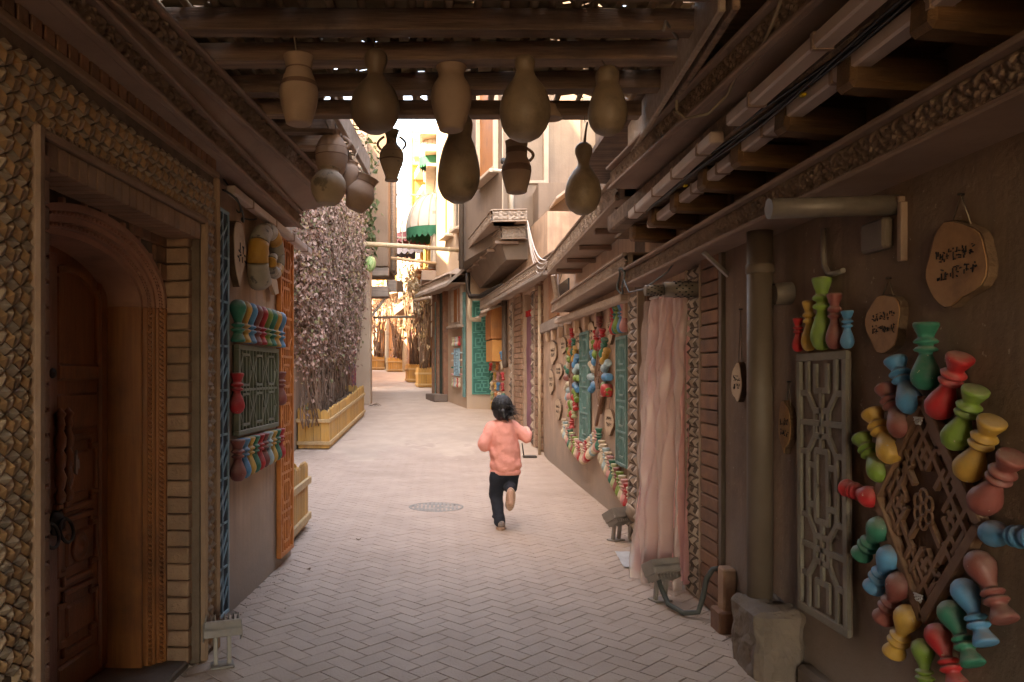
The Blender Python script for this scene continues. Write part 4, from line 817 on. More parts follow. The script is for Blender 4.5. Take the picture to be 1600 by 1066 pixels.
def hexa(cx, cy, rx, ry):
    p = [(cx - rx, cy), (cx - rx * .5, cy + ry), (cx + rx * .5, cy + ry), (cx + rx, cy), (cx + rx * .5, cy - ry), (cx - rx * .5, cy - ry)]
    return [(*p[k], *p[(k + 1) % 6]) for k in range(6)]
def screen_bars(nv, rows, hexn, rr=0.30):
    B = []
    for r_ in range(rows):
        y0, y1 = r_ / rows, (r_ + 1) / rows; ym = (y0 + y1) / 2
        if r_: B.append((0, y0, 1, y0))
        for k in range(hexn):
            cx = (k + .5) / hexn; B += hexa(cx, ym, 0.44 / hexn, rr * (y1 - y0) * .62)
            if k: B.append(((k) / hexn - .06 / hexn, ym, k / hexn + .06 / hexn, ym))
        B += [(0, ym, 0.06 / hexn, ym), (1 - .06 / hexn, ym, 1, ym)]
        for k in range(1, nv):
            x = k / nv; f = (x * hexn) % 1.0; inside = abs(f - .5) < 0.3
            if inside: B += [(x, y0, x, ym - rr * (y1 - y0) * .62), (x, ym + rr * (y1 - y0) * .62, x, y1), (x, ym - rr * (y1 - y0) * .5, x, ym + rr * (y1 - y0) * .5)]
            else: B.append((x, y0, x, y1))
    return B
blue_bars = []
for k in range(9):
    y0 = k / 9; h = 1 / 9
    blue_bars += [(0, y0 + h, .35, y0 + h), (.65, y0 + h, 1, y0 + h)] if k < 8 else []
    blue_bars += [(.5, y0 + .02 * h, .5, y0 + .25 * h), (.5, y0 + .75 * h, .5, y0 + .98 * h), (.0, y0 + .2 * h, .5, y0 + .55 * h), (.5, y0 + .45 * h, 1, y0 + .8 * h), (0, y0 + .5 * h, .5, y0 + .85 * h), (.5, y0 + .15 * h, 1, y0 + .5 * h), (.5, y0 + .25 * h, .5, y0 + .75 * h)]
def span(W, x0, x1, yt0, yb0): a, vt = W.px(x0, yt0); b, _ = W.px(x1, yt0); _, vb = W.px(x0, yb0); return a, b, vb, vt
lattice('lattice_screen', 'tall narrow light blue fretwork screen beside the tiled portal', 'lattice screen', WL, uY(4.385), uY(4.60), 0.03, 2.42, 0.012, blue_bars, 0.014, 'lattice_blue', 'navy', 0.022, 0.012)
lattice('lattice_screen', 'tall bright orange fretwork screen at the corner of the portal house', 'lattice screen', WL, uY(5.69), uY(6.08), 0.08, 2.50, 0.014, screen_bars(5, 8, 1, 0.45), 0.020, 'lattice_orange', 'shutter', 0.034, 0.03)
lattice('lattice_screen', 'wide olive green lattice panel between two rows of balusters', 'lattice screen', WL, uY(4.70), uY(5.62), 1.07, 1.635, 0.014, screen_bars(12, 2, 3, 0.62), 0.016, 'lattice_olive', 'olive_back', 0.032, 0.035, tilt=0.0)
a = span(WB, 969, 986, 527, 738); lattice('lattice_screen', 'teal lattice panel beside the tile strip of the curtain doorway', 'lattice screen', WB, a[0], a[1], 0.56, 1.82, 0.02, screen_bars(6, 4, 1, 0.5), 0.020, 'lattice_teal', 'teal_back', 0.03, 0.03)
a = span(WB, 911, 925, 520, 690); lattice('lattice_screen', 'narrow teal lattice panel between the two baluster medallions', 'lattice screen', WB, a[0], a[1], 0.62, 1.97, 0.02, screen_bars(6, 4, 1, 0.5), 0.020, 'lattice_teal', 'teal_back', 0.03, 0.03)
# grey lattice of the near right wall
q = []
def sym(l):                                      # mirrored left-right and top-bottom
    o = []
    for a, b, c, d in l:
        for s in range(4):
            x = (lambda t: 1 - t) if s & 1 else (lambda t: t); y = (lambda t: 1 - t) if s & 2 else (lambda t: t)
            e = (x(a), y(b), x(c), y(d))
            if e not in o and (e[2], e[3], e[0], e[1]) not in o: o.append(e)
    return o
q = sym([(.16, 0, .16, .13), (.16, .13, .34, .20), (.34, .20, .34, .30), (.34, .20, .5, .20), (.34, .30, .5, .30), (.34, .30, .16, .37), (.16, .37, .16, .5), (0, .13, .16, .13), (0, .25, .5, .25), (0, .37, .16, .37), (.36, .02, .36, .12), (.36, .12, .5, .12), (.5, .12, .5, .36), (.36, .36, .5, .36), (.36, .36, .36, .5), (.16, .42, .36, .42)])
ga, gb = WR.px(1247, 700, 0.045)[0], WR.px(1325, 700, 0.045)[0]
lattice('lattice_screen', 'grey geometric lattice panel below the five standing balusters', 'lattice screen', WR, ga, gb, 0.355, 1.545, 0.03, q, 0.027, 'lattice_grey', 'concrete', 0.036, 0.018, tilt=-0.012)
def diamond(label, W, u, v, hw=0.285, hh=0.385, out=0.02, name='diamond_lattice'):
    t = thing(name, label, 'lattice screen', W.at(u, v, out)); th = 0.035
    P4 = [(-hw, 0), (0, hh), (hw, 0), (0, -hh)]
    for k in range(4):
        a, b = P4[k], P4[(k + 1) % 4]; part('frame_bar', MB().bar((a[0], -th / 2, a[1]), (b[0], -th / 2, b[1]), 0.042, th, 0.004, up=(0, -1, 0)), 'lattice_brown', t)
    part('backing', MB().prism([(x * .98, z * .98) for x, z in P4][::-1], -0.002, 0.008), 'brown_back', t)
    def S(a, b): return Vector(((a - b) * hw * .5 * 1.0, 0, (a + b) * hh * .5 * 1.0))        # a,b in -1..1 along the two edge directions
    seg = []
    for k in (-.66, -.33, .33, .66):
        seg += [(k, -1, k, -.38 if abs(k) < .5 else 1), (-1, k, -.38 if abs(k) < .5 else 1, k)]
        if abs(k) < .5: seg += [(k, .38, k, 1), (.38, k, 1, k)]
    for a in (-.83, .83):
        seg += [(a, -.66, a, -.2), (a, .2, a, .66), (-.66, a, -.2, a), (.2, a, .66, a)]
    for a, b in ((-.5, -.5), (.5, .5), (-.5, .5), (.5, -.5)):
        seg += [(a - .1, b, a + .16, b), (a, b - .16, a, b + .1), (a + .16, b, a + .16, b + .1)]
    for a in (-1, 1): seg += [(.5 * a - .1, 0, .5 * a + .3, 0.0), (0, .5 * a - .1, 0, .5 * a + .3), (.12, .6 * a, .12, .9 * a), (.6 * a, -.12, .9 * a, -.12), (-.15, .72 * a, .12, .72 * a)]
    for k, s in enumerate(seg):
        p, r_ = S(s[0], s[1]), S(s[2], s[3]); p.y = r_.y = -0.014
        part('lattice_bar', MB().bar(p, r_, 0.019, 0.017 + .0012 * (k % 4), 0.0015, up=(0, -1, 0)), 'lattice_brown', t)
    ro = MB()
    for k in range(6):
        a = k * math.pi / 3 + .5; c = Vector((0.036 * math.cos(a), -0.022, 0.046 * math.sin(a)))
        ro.tube([c + Vector((0.020 * math.cos(w_), 0, 0.025 * math.sin(w_))) for w_ in np.linspace(0, 2 * math.pi, 13)], 0.0055, 6, False)
    ro.tube([(0.018 * math.cos(w_), -0.022, 0.022 * math.sin(w_)) for w_ in np.linspace(0, 2 * math.pi, 13)], 0.0055, 6, False)
    part('rosette', ro, 'lattice_brown', t)
    for z in (hh * .80, -hh * .80): part('wire_tie', MB().tube([(0.02 * math.cos(a * 3), -0.04 + .004 * math.sin(a * 5), z + 0.012 * math.sin(a * 2)) for a in np.linspace(0, 6, 20)], 0.003, 5), 'sheet_plastic', t)
    return t

# ------------------------------------------------------------------ turned balusters
BP = [(0.0, 0), (0.020, 0.003), (0.034, 0.016), (0.0425, 0.038), (0.044, 0.052), (0.0405, 0.072), (0.032, 0.096), (0.0235, 0.118), (0.0195, 0.132), (0.0195, 0.140), (0.032, 0.145), (0.035, 0.151), (0.030, 0.158), (0.021, 0.163),
      (0.022, 0.169), (0.034, 0.174), (0.037, 0.181), (0.030, 0.189), (0.0225, 0.194), (0.0245, 0.205), (0.031, 0.220), (0.0355, 0.232), (0.038, 0.238), (0.038, 0.248), (0.033, 0.252), (0.0, 0.253)]
BMESH = {}
def baluster(M, colour, label, group=None, n=14):
    if (colour, n) not in BMESH: BMESH[(colour, n)] = MB().lathe([(max(r, .0004), z) for r, z in BP], n).mesh('baluster'); BMESH[(colour, n)].materials.append(MATS['paint_' + colour])
    o = link('turned_baluster', BMESH[(colour, n)], None, None, M); return tag(o, label, 'baluster', group)
def bal_on(W, u0, v0, u1, v1, colour, label, group=None, out=0.045, n=14, fat=1.0):   # bulb at (u0,v0), cup towards (u1,v1)
    a, b = W.P(u0, v0, out), W.P(u1, v1, out); d = b - a; L = d.length
    q_ = d.to_track_quat('Z', 'Y').to_matrix().to_4x4(); s = L / 0.253; f = min(s * fat, 1.45)
    return baluster(Matrix.Translation(a) @ q_ @ Matrix.Diagonal((f, f, s, 1)), colour, label, group, n)
CN = dict(red='red', maroon='maroon', yellow='yellow', green='grass green', teal='dark green', blue='blue', pale_blue='pale blue', cream='cream', pale_green='pale green', pink='pink', orange='orange')
# around the near diamond
dl = [(1446, 610, 1447, 503, 'teal', 'twelve'), (1462, 652, 1502, 556, 'red', 'half past twelve'), (1487, 700, 1526, 607, 'green', 'one'), (1506, 748, 1552, 656, 'yellow', 'two'), (1528, 798, 1584, 712, 'maroon', 'half past two'),
      (1538, 832, 1618, 842, 'blue', 'three'), (1522, 862, 1572, 972, 'maroon', 'four'), (1500, 905, 1542, 1008, 'blue', 'half past four'), (1478, 940, 1522, 1040, 'teal', 'five'), (1458, 975, 1498, 1075, 'red', 'half past five'), (1441, 998, 1447, 1085, 'green', 'six'),
      (1424, 950, 1396, 1022, 'yellow', 'half past six'), (1413, 900, 1380, 968, 'maroon', 'seven'), (1397, 858, 1364, 920, 'blue', 'half past seven'), (1382, 815, 1345, 868, 'teal', 'eight'), (1368, 780, 1322, 762, 'red', 'nine'),
      (1381, 750, 1345, 682, 'green', 'half past nine'), (1398, 722, 1362, 643, 'yellow', 'ten'), (1413, 682, 1382, 603, 'maroon', 'half past ten'), (1428, 645, 1398, 560, 'blue', 'half past eleven')]
du, dv = WR.px(1440, 790); diamond('large brown diamond lattice ringed by bright balusters on the dark wall', WR, WR.uY(2.675), 0.98)
for x0, y0, x1, y1, c, lab in dl:
    bal_on(WR, *WR.px(x0, y0, 0.055), *WR.px(x1, y1, 0.055), c, f"{CN[c]} baluster at {lab} o'clock around the large diamond lattice", 'balusters ringing the large diamond lattice', 0.055, 20, 1.15)
for x, yt, yb, c, lab in ((1247, 497, 553, 'red', 'lowest red'), (1264, 470, 551, 'yellow', 'yellow'), (1284, 433, 549, 'green', 'tallest green'), (1304, 458, 549, 'maroon', 'maroon'), (1324, 485, 551, 'blue', 'blue')):
    u, vb = WR.px(x, yb, 0.045); _, vt = WR.px(x, yt, 0.045); bal_on(WR, u, 1.555, u, vt, c, f'{lab} baluster standing on top of the grey lattice panel', 'balusters standing on the grey lattice', 0.045, 20, 1.0 if yt > 480 else 0.85)
# left wall rows
tr_ = ['teal', 'yellow', 'blue', 'maroon', 'red', 'green', 'teal', 'yellow', 'blue']
ordn = ['first', 'second', 'third', 'fourth', 'fifth', 'sixth', 'seventh', 'eighth', 'ninth', 'tenth']
for k, c in enumerate(tr_):
    Y = 4.66 + k * 0.119; bal_on(WL, uY(Y), 1.905, uY(Y), 1.645, c, f'{CN[c]} upside down baluster, {ordn[k]} from the blue screen above the olive lattice', 'upper baluster row on the portal house', 0.055, 16, 1.15)
for k, c in enumerate(['maroon', 'blue', 'yellow', 'teal', 'red', 'maroon', 'pale_blue', 'yellow', 'teal', 'red']):
    Y = 4.66 + k * 0.107; bal_on(WL, uY(Y), 0.80 + 0.004 * k, uY(Y), 1.055, c, f'{CN[c]} hanging baluster, {ordn[k]} from the blue screen below the olive lattice', 'lower baluster row on the portal house', 0.055, 16, 1.15)
bal_on(WL, uY(4.655), 1.21, uY(4.66), 1.46, 'red', 'red baluster hung alone at the near side of the olive lattice', None, 0.05, 16, 1.1)
bal_on(WL, uY(5.66), 1.22, uY(5.66), 1.47, 'maroon', 'maroon baluster hung alone between the olive lattice and the orange screen', None, 0.05, 16, 1.1)

# ------------------------------------------------------------------ signs of sliced wood
def scribble(mb, x0, x1, z0, z1, y, rows, seed):
    rng = random.Random(seed); rh_ = (z1 - z0) / rows
    for r_ in range(rows):
        x = x0 + rng.random() * .01; zc = z1 - (r_ + .5) * rh_
        while x < x1:
            wd = rh_ * .42; hh_ = rh_ * .62
            for s in range(rng.choice((4, 5, 6))):
                ax, az = x + rng.random() * wd, zc + (rng.random() - .5) * hh_
                if rng.random() < .5: bx_, bz_ = ax + rng.uniform(-.1, .1) * wd, az + rng.choice((-1, 1)) * hh_ * rng.uniform(.3, .6)
                else: bx_, bz_ = ax + wd * rng.uniform(.3, .6), az + rng.uniform(-.12, .12) * hh_
                bz_ = max(zc - hh_ * .55, min(zc + hh_ * .55, bz_))
                mb.bar((ax, y, az), (bx_, y, bz_), rh_ * 0.065, 0.002, 0, up=(0, -1, 0))
            x += wd * 1.28
def slice_sign(label, W, u, v, rx, rz, th, seed, face='slice_face', rows=2, string_h=0.1, pointed=0.0, txt=0.62, out=0.0, name='wooden_sign', tilt=0.0):
    t = thing(name, label, 'sign', W.at(u, v, out) @ Matrix.Rotation(tilt, 4, 'Y')); rng = random.Random(seed); n = 30; ph = rng.random() * 9
    poly = []
    for k in range(n):
        a = 2 * math.pi * k / n; r_ = 1 + 0.07 * math.sin(3 * a + ph) + 0.05 * math.sin(5 * a + ph * 2) + 0.025 * rng.random()
        px_, pz_ = math.cos(a) * rx * r_, math.sin(a) * rz * r_
        if pointed: px_ *= 1 - pointed * max(0, -math.sin(a)) ** 2
        poly.append((px_, pz_))
    b = MB(); b.prism([(x, z) for x, z in poly][::-1], -th, 0.0); part('bark_slab', b, 'bark', t)
    f = MB(); f.prism([(x * .965, z * .965) for x, z in poly][::-1], -th - 0.004, -th + 0.001); part('face', f, face, t)
    s = MB(); scribble(s, -rx * txt, rx * txt * .9, -rz * .42, rz * .45, -th - 0.0055, rows, seed); part('lettering', s, 'ink', t, kind='stuff')
    if string_h:
        part('hanging_string', MB().tube([(-rx * .35, -th * .4, rz * .85), (0, -0.01, rz + string_h), (rx * .35, -th * .4, rz * .85)], 0.0025, 5), 'string', t)
        part('nail', MB().tube([(0, 0.01, rz + string_h), (0, -0.02, rz + string_h)], 0.004, 6), 'iron', t)
    return t
u, v = WR.px(1492, 412, 0.03); slice_sign('largest wooden slice sign with two lines of writing, hung highest on the dark wall', WR, u, v, 0.148, 0.138, 0.03, 3, string_h=0.09)
u, v = WR.px(1380, 505, 0.03); slice_sign('thick round wooden slice sign between the balusters and the largest slice sign', WR, u, v, 0.112, 0.112, 0.03, 5, string_h=0.06, txt=.7)
u, v = WR.px(1226, 668, 0.03); slice_sign('narrow leaf shaped wooden sign beside the grey lattice panel', WR, u, v, 0.068, 0.125, 0.03, 8, string_h=0.10, pointed=0.75, txt=.6)
u, v = WR.px(1160, 598, 0.06); slice_sign('pale wooden slice sign hanging on a long cord by the drain pipe', WR, u, v, 0.075, 0.105, 0.03, 11, 'slice_pale', string_h=0.30, pointed=.3, out=0.06)
u, v = WL.px(364, 395); slice_sign('long pale wooden sign hanging beside the striped coil on the portal house', WL, u, v, 0.115, 0.20, 0.04, 14, 'slice_pale', rows=1, string_h=0, pointed=.7, txt=.5)
for k, (x, y, w_, h_, lab) in enumerate(((867, 552, 10, 36, 'oval wooden sign hung nearest the far end of the baluster wall'), (876, 580, 10, 26, 'small oval wooden sign below and beside the far baluster medallion'), (883, 541, 9, 26, 'squarish pale wooden sign touching the far baluster medallion'),
        (864, 597, 8, 38, 'long thin dark wooden sign low on the baluster wall'), (875, 638, 9, 34, 'pale wooden sign hung lowest at the far end of the baluster wall'), (907, 532, 10, 34, 'plain wooden shield left of the narrow teal panel'),
        (927, 526, 12, 44, 'wooden shield sign right of the narrow teal panel'), (958, 516, 11, 46, 'large wooden shield sign between the near medallion and the teal panel'), (956, 657, 14, 42, 'round wooden sign hanging below the red drum'))):
    u0, v_ = WB.px(x - w_ / 2, y); u1, _ = WB.px(x + w_ / 2, y); d = 1200 / (FPX * 0 + (WB.P((u0 + u1) / 2, v_)).y)
    slice_sign(lab, WB, (u0 + u1) / 2, v_, (u1 - u0) / 2, h_ / d / 2, 0.03, 20 + k, 'slice_pale', string_h=0.12 if k in (0, 3, 8) else 0, pointed=.8 if k in (5, 6, 7) else .2, txt=.6)

# striped coil (rolled tube of bands) on the left wall
ck = thing('striped_coil', 'thick curled tube sculpture banded grey and ochre above the upper balusters', 'sculpture', WL.at(*WL.px(404, 405), 0.05))
pts = []; rad = []
for t in np.linspace(0, 1, 60):
    a = -2.2 - t * 7.4; r_ = 0.20 * (1 - t) ** 0.75 + 0.018
    pts.append((r_ * math.cos(a) * 1.25 - 0.03, -0.02 - 0.05 * t, r_ * math.sin(a) * 1.05)); rad.append(0.075 * (1 - t * .62))
for k in range(12):
    i0, i1 = k * 5, min(59, k * 5 + 5)
    part('coil_band', MB().tube(pts[i0:i1 + 1], rad[i0:i1 + 1], 16), 'shell_ochre' if k % 3 == 1 else 'shell_grey', ck)
part('back_board', MB().prism([(0.30, -.12), (0.34, -.2), (0.25, -.22), (0.05, -.10), (0.1, .02)][::-1], 0.0, 0.03), 'slice_pale', ck)

# ------------------------------------------------------------------ floodlights on the paving
def flood(label, X, Y, rz, tilt, z=0.0, s=1.0):
    t = thing('floodlight', label, 'floodlight', T(X, Y, z) @ Matrix.Rotation(rz, 4, 'Z') @ Matrix.Scale(s, 4), 'ground floodlights along the lane')
    part('foot', MB().box((0, 0, 0.006), (0.12, 0.10, 0.012), 0.003), 'metal_grey', t)
    for x in (-0.035, 0.035): part('post', MB().bar((x, 0, 0.01), (x, 0.02, 0.17), 0.022, 0.03, 0.003), 'metal_grey', t)
    M = T(0, 0.02, 0.20) @ Matrix.Rotation(tilt, 4, 'X')
    hd_ = part('head', MB().box((0, 0, 0), (0.20, 0.06, 0.13), 0.008), 'metal_grey', t, M)
    part('glass', MB().box((0, -0.032, 0), (0.175, 0.006, 0.105), 0.002), 'glass_flood', hd_)
    part('visor', MB().box((0, -0.035, 0.062), (0.20, 0.05, 0.006), 0.001).box((-.098, -0.035, 0), (.005, 0.05, .13), .001).box((.098, -0.035, 0), (.005, 0.05, .13), .001), 'metal_grey', hd_)
    for k in range(8): part('cooling_fin', MB().box((-0.085 + k * 0.0243, 0.045, 0), (0.005, 0.035, 0.115), 0.001), 'metal_grey', hd_)
    return t
flood('grey floodlight standing at the foot of the near pink curtain', 1.40, 4.92, R(200), R(-62))
flood('grey floodlight farther along, standing before the baluster wall', 1.52, 6.70, R(215), R(-58), s=1.05)
flood('grey floodlight standing at the foot of the tiled portal', -1.09, 3.82, R(20), R(62), s=0.92)
o = tag(link('lamp_bowl', MB().lathe([(0.02, 0), (0.07, 0.02), (0.10, 0.07), (0.105, 0.09), (0.095, 0.09), (0.0, 0.03)], 20).mesh('lamp_bowl'), 'timber_pale', None, T(1.62, 6.62, 0.20) @ Matrix.Rotation(0.8, 4, 'Y')), 'pale upturned lamp bowl fixed behind the farther floodlight', 'lamp')
part('bowl_bracket', MB().bar((0.0, 0, -0.19), (0.01, 0, 0.02), 0.02, 0.02, .002), 'metal_grey', o, Matrix.Rotation(-.8, 4, 'Y'))
# ------------------------------------------------------------------ WALL B: the baluster wall house
hb = thing('baluster_house', 'brown plastered house with two carved cornices and baluster medallions', 'house')
part('wall', MB().box((WB.L / 2, 0.3, 1.5), (WB.L, 0.6, 3.2)), 'plaster', hb, WB.M)
part('upper_wall', MB().box((WB.L / 2 + 1.4, 1.75, 4.4), (WB.L - 2.8, 2.8, 2.6)), 'plaster_mud', hb, WB.M)
WBc = Wall((1.555, 10.75), (1.52, 6.30)); cornice(hb, WBc, 0, WBc.L, 2.32, 0.11, 0.25, amp=0.03, mod=0.16)
WBu = Wall((1.44, 10.3), (1.36, 5.9)); cornice(hb, WBu, 0, WBu.L, 2.80, 0.17, 0.35, amp=0.036, mod=0.21)
for k in range(5): part('corbel', MB().box((0.5 + k * 0.9, 0.2, 2.765), (0.06, 0.34, 0.05), 0.006), 'moulding_dark', hb, WBu.M)
part('shelf_beam', MB().bar((1.70, 11.2, 2.22), (1.66, 6.9, 2.14), 0.12, 0.07, 0.01), 'timber_pale', hb)
part('shelf_beam', MB().bar((1.76, 13.4, 2.24), (1.74, 11.25, 2.22), 0.1, 0.16, 0.01), 'timber_grey', hb)
for k in range(9): part('support_block', MB().box((1.74, 7.2 + k * 0.68, 2.06), (0.07, 0.09, 0.16), 0.008), 'plaster', hb)
part('post', MB().bar((1.60, 10.55, 2.44), (1.52, 10.45, 2.80), 0.06, 0.06, .006), 'timber_pale', hb)
part('dark_window', MB().box((1.80, 11.2, 2.62), (0.06, 0.9, 0.36), 0.0), 'glass_dark', hb)
part('dark_opening', MB().box((1.79, 12.2, 2.75), (0.06, 1.0, 0.8), 0.0), 'door_wood', hb)
for k, s in enumerate(((0, 1), (1, 0))): part('brace_wire', MB().tube([(1.55, 10.7 - .5 * s[0], 2.44), (1.62, 10.7 - .5 * s[1], 2.86)], 0.005, 5), 'metal_grey', hb)
# baluster medallions
HRS = ['twelve', 'one', 'two', 'three', 'four', 'five', 'six', 'seven', 'eight', 'nine', 'ten', 'eleven']
def clock(a):
    q_ = (math.degrees(a) % 360) / 10.0; h = int(q_ // 3); return ('', 'twenty past ', 'twenty to ')[int(q_ % 3)] + HRS[(h + (1 if int(q_ % 3) == 2 else 0)) % 12]
ORD = ['first', 'second', 'third', 'fourth', 'fifth', 'sixth', 'seventh', 'eighth', 'ninth', 'tenth', 'eleventh', 'twelfth', 'thirteenth']
def medallion(W, u, v, nm, cols, a0, a1, nb, grp, s=1.0):
    diamond(nm[0], W, u, v, 0.255 * s, 0.40 * s, 0.02)
    for k in range(nb):
        a = R(a0 + (a1 - a0) * k / max(1, nb - 1)); ex, ez = math.sin(a), math.cos(a)
        f = 1 / (abs(ex) / (0.255 * s) + abs(ez) / (0.40 * s)) + 0.03; c = cols[k % len(cols)]
        bal_on(W, u + ex * f, v + ez * f, u + ex * (f + .24), v + ez * (f + .24), c, f"{CN[c]} baluster at {clock(a)} o'clock around the {nm[1]} lattice diamond", grp, 0.05, 12, 1.15)
cl1 = ['red', 'teal', 'yellow', 'blue', 'pale_blue', 'green', 'blue', 'green', 'red', 'pale_green', 'red', 'green', 'pink', 'pale_blue', 'cream', 'maroon', 'teal', 'cream', 'green', 'orange']
medallion(WB, WB.uY(10.25), 1.40, ('far brown diamond lattice inside a full ring of balusters', 'far'), cl1, 0, 342, 20, 'balusters of the far medallion')
medallion(WB, WB.uY(8.45), 1.42, ('brown diamond lattice with balusters only round its upper half', 'half ringed'), ['blue', 'pale_blue', 'cream', 'blue', 'green', 'red', 'maroon', 'red', 'teal', 'yellow', 'pale_blue', 'blue', 'green'], -108, 108, 13, 'balusters of the nearer medallion')
rd = thing('red_drum', 'bright red ribbed wooden drum end beside the half ringed lattice', 'drum', WB.at(WB.px(956, 610)[0], WB.px(956, 610)[1], 0.0) @ Matrix.Rotation(R(90), 4, 'X') @ Matrix.Scale(0.78, 4))
part('drum_body', MB().lathe([(0.05, 0), (0.085, 0.01), (0.092, 0.05), (0.085, 0.085), (0.09, 0.11), (0.07, 0.14), (0.0, 0.15)], 20), 'paint_red', rd)
pp = thing('leaning_pole', 'thin brown wooden pole leaning below the red drum', 'pole')
part('pole', MB().tube([WB.P(WB.uY(8.25), 1.22, .06), WB.P(WB.uY(8.62), 0.88, .05)], 0.02, 8), 'lattice_brown', pp)
# hanging rows in a W
rowc = ['cream', 'pale_green', 'red', 'pink', 'cream', 'pale_blue', 'maroon', 'cream', 'teal', 'pink', 'cream', 'green']
def hang_row(Y0, z0, Y1, z1, n_, off, lab, grp, sag=0.0):
    for k in range(n_):
        t = k / (n_ - 1); Y = Y0 + (Y1 - Y0) * t; z = z0 + (z1 - z0) * t - sag * math.sin(math.pi * t); c = rowc[(k * 5 + off) % 12]
        bal_on(WB, WB.uY(Y), z - 0.25, WB.uY(Y), z, c, f'{CN[c]} baluster, {ORD[k]} from the far end of the {lab}', grp, 0.055, 12, 1.1)
hang_row(10.9, 0.82, 9.45, 0.60, 12, 0, 'row dipping below the far medallion', 'far hanging row', 0.04)
hang_row(9.35, 0.60, 8.45, 0.86, 9, 4, 'row climbing to the leaning pole', 'middle hanging row')
hang_row(8.30, 0.74, 7.02, 0.42, 13, 7, 'row falling under the teal panel', 'near hanging row', 0.02)
for k, c in enumerate(('red', 'teal', 'green', 'blue', 'pink')):
    Y = 7.72 - k * 0.115; bal_on(WB, WB.uY(Y), 1.845, WB.uY(Y), 2.12 if k != 2 else 2.2, c, f'{CN[c]} baluster standing on top of the near teal lattice panel', 'balusters on the teal panel', 0.055, 12, 1.0)

# ------------------------------------------------------------------ BUILDING C/D: brick doorway with violet curtain, then the corner shop
hc = thing('corner_shop', 'two storey corner building with brick doorway, carved bay canopy and pale upper wall', 'building')
uc = WC.uY
def cbox(y0, y1, v0, v1, o0, o1, ch=0.0): a, b = sorted((uc(y0), uc(y1))); return ((a + b) / 2, -(o0 + o1) / 2, (v0 + v1) / 2), (b - a, o1 - o0, v1 - v0), ch
w = MB(); w.box(*cbox(16.9, 20.0, -0.2, 4.3, -0.6, 0.0)); w.box(*cbox(13.4, 14.25, -0.3, 4.3, -0.6, -0.02)); w.box(*cbox(15.5, 16.9, -0.3, 4.3, -0.6, -0.02)); w.box(*cbox(14.25, 15.5, 3.05, 4.3, -0.6, -0.02))
part('wall', w, 'plaster', hc, WC.M)
part('door_recess', MB().box(*cbox(14.2, 15.55, -0.2, 3.1, -0.62, -0.45)), 'door_wood', hc, WC.M)
b8 = MB().box((0, 0, 0), (0.24, 0.05, 0.10), 0.006).mesh('brick')
for k in range(27):
    for y in (13.83, 14.10): part('brick', b8, 'brick', hc, WC.M @ T(uc(y + .03 * (k % 2)), 0.0, 0.08 + zg(y) + k * 0.115))
    for y in (15.75, 16.02, 16.29): part('brick', b8, 'brick', hc, WC.M @ T(uc(y + .03 * (k % 2)), 0.0, 0.22 + k * 0.115))
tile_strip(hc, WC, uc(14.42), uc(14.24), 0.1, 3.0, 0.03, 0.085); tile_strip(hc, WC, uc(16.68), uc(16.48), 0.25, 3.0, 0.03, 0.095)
part('lintel_board', MB().box(*cbox(14.2, 15.6, 2.55, 3.05, -0.3, -0.25)), 'door_wood_red', hc, WC.M)
vc2 = thing('door_curtain', 'dull violet curtain filling the brick doorway beyond the running child', 'curtain')
part('cloth', MB().grid(lambda a, b: WC.P(uc(14.40) + (uc(15.62) - uc(14.40)) * a, 0.18 + b * 2.45, -0.10 + 0.03 * math.sin(a * 30 + math.sin(b * 5)) + 0.015 * noise.noise(Vector((a * 8, b * 9, 2)))), 60, 30), 'curtain_violet', vc2)
part('red_header', MB().grid(lambda a, b: WC.P(uc(14.40) + (uc(15.62) - uc(14.40)) * a, 2.60 + b * .12, -0.08 + 0.03 * math.sin(a * 30)), 40, 3), 'paint_red', vc2)
cp = thing('downpipe', 'slim cream pole standing beside the brick doorway at the end of the baluster wall', 'pipe')
part('pole', MB().tube([(1.72, 13.48, 0.0), (1.72, 13.48, 3.0)], 0.028, 10), 'pipe_cream', cp)
hk = thing('door_chock', 'dark iron boot scraper on the ground beside the brick doorway', 'boot scraper', T(1.52, 13.25, 0.0))
part('tray', MB().box((0, 0, 0.03), (0.24, 0.16, 0.04), 0.01), 'iron', hk); part('spike', MB().tube([(-.1, 0, .03), (-.13, .02, .26)], 0.012, 6), 'iron', hk)
# lower cornice over the doorway and its broken awning
WCc = Wall((0.98, 19.2), (1.70, 11.4)); cornice(hc, WCc, 0, WCc.L, 3.12, 0.16, 0.40, amp=0.036, mod=0.24, res=14)
part('rafter_beam', MB().bar(WCc.P(0.5, 3.05, .05), WCc.P(WCc.L - .5, 3.02, .05), 0.10, 0.07, .01), 'timber_grey', hc)
aw = thing('slatted_awning', 'small sunlit slatted awning on poles above the shop balusters', 'awning')
for k in range(6): part('slat', MB().bar((1.02 + k * 0.055, 17.4, 3.02 - k * 0.0 + 0.02 * k), (0.92 + k * 0.055, 18.6, 2.86 + 0.02 * k), 0.045, 0.015, .003), 'timber_pale', aw)
part('pole', MB().bar((0.88, 17.3, 2.85), (1.35, 17.5, 3.02), .04, .05, .005), 'timber_pale', aw); part('pole', MB().bar((0.80, 18.5, 2.80), (1.25, 18.6, 2.95), .04, .05, .005), 'timber_pale', aw)
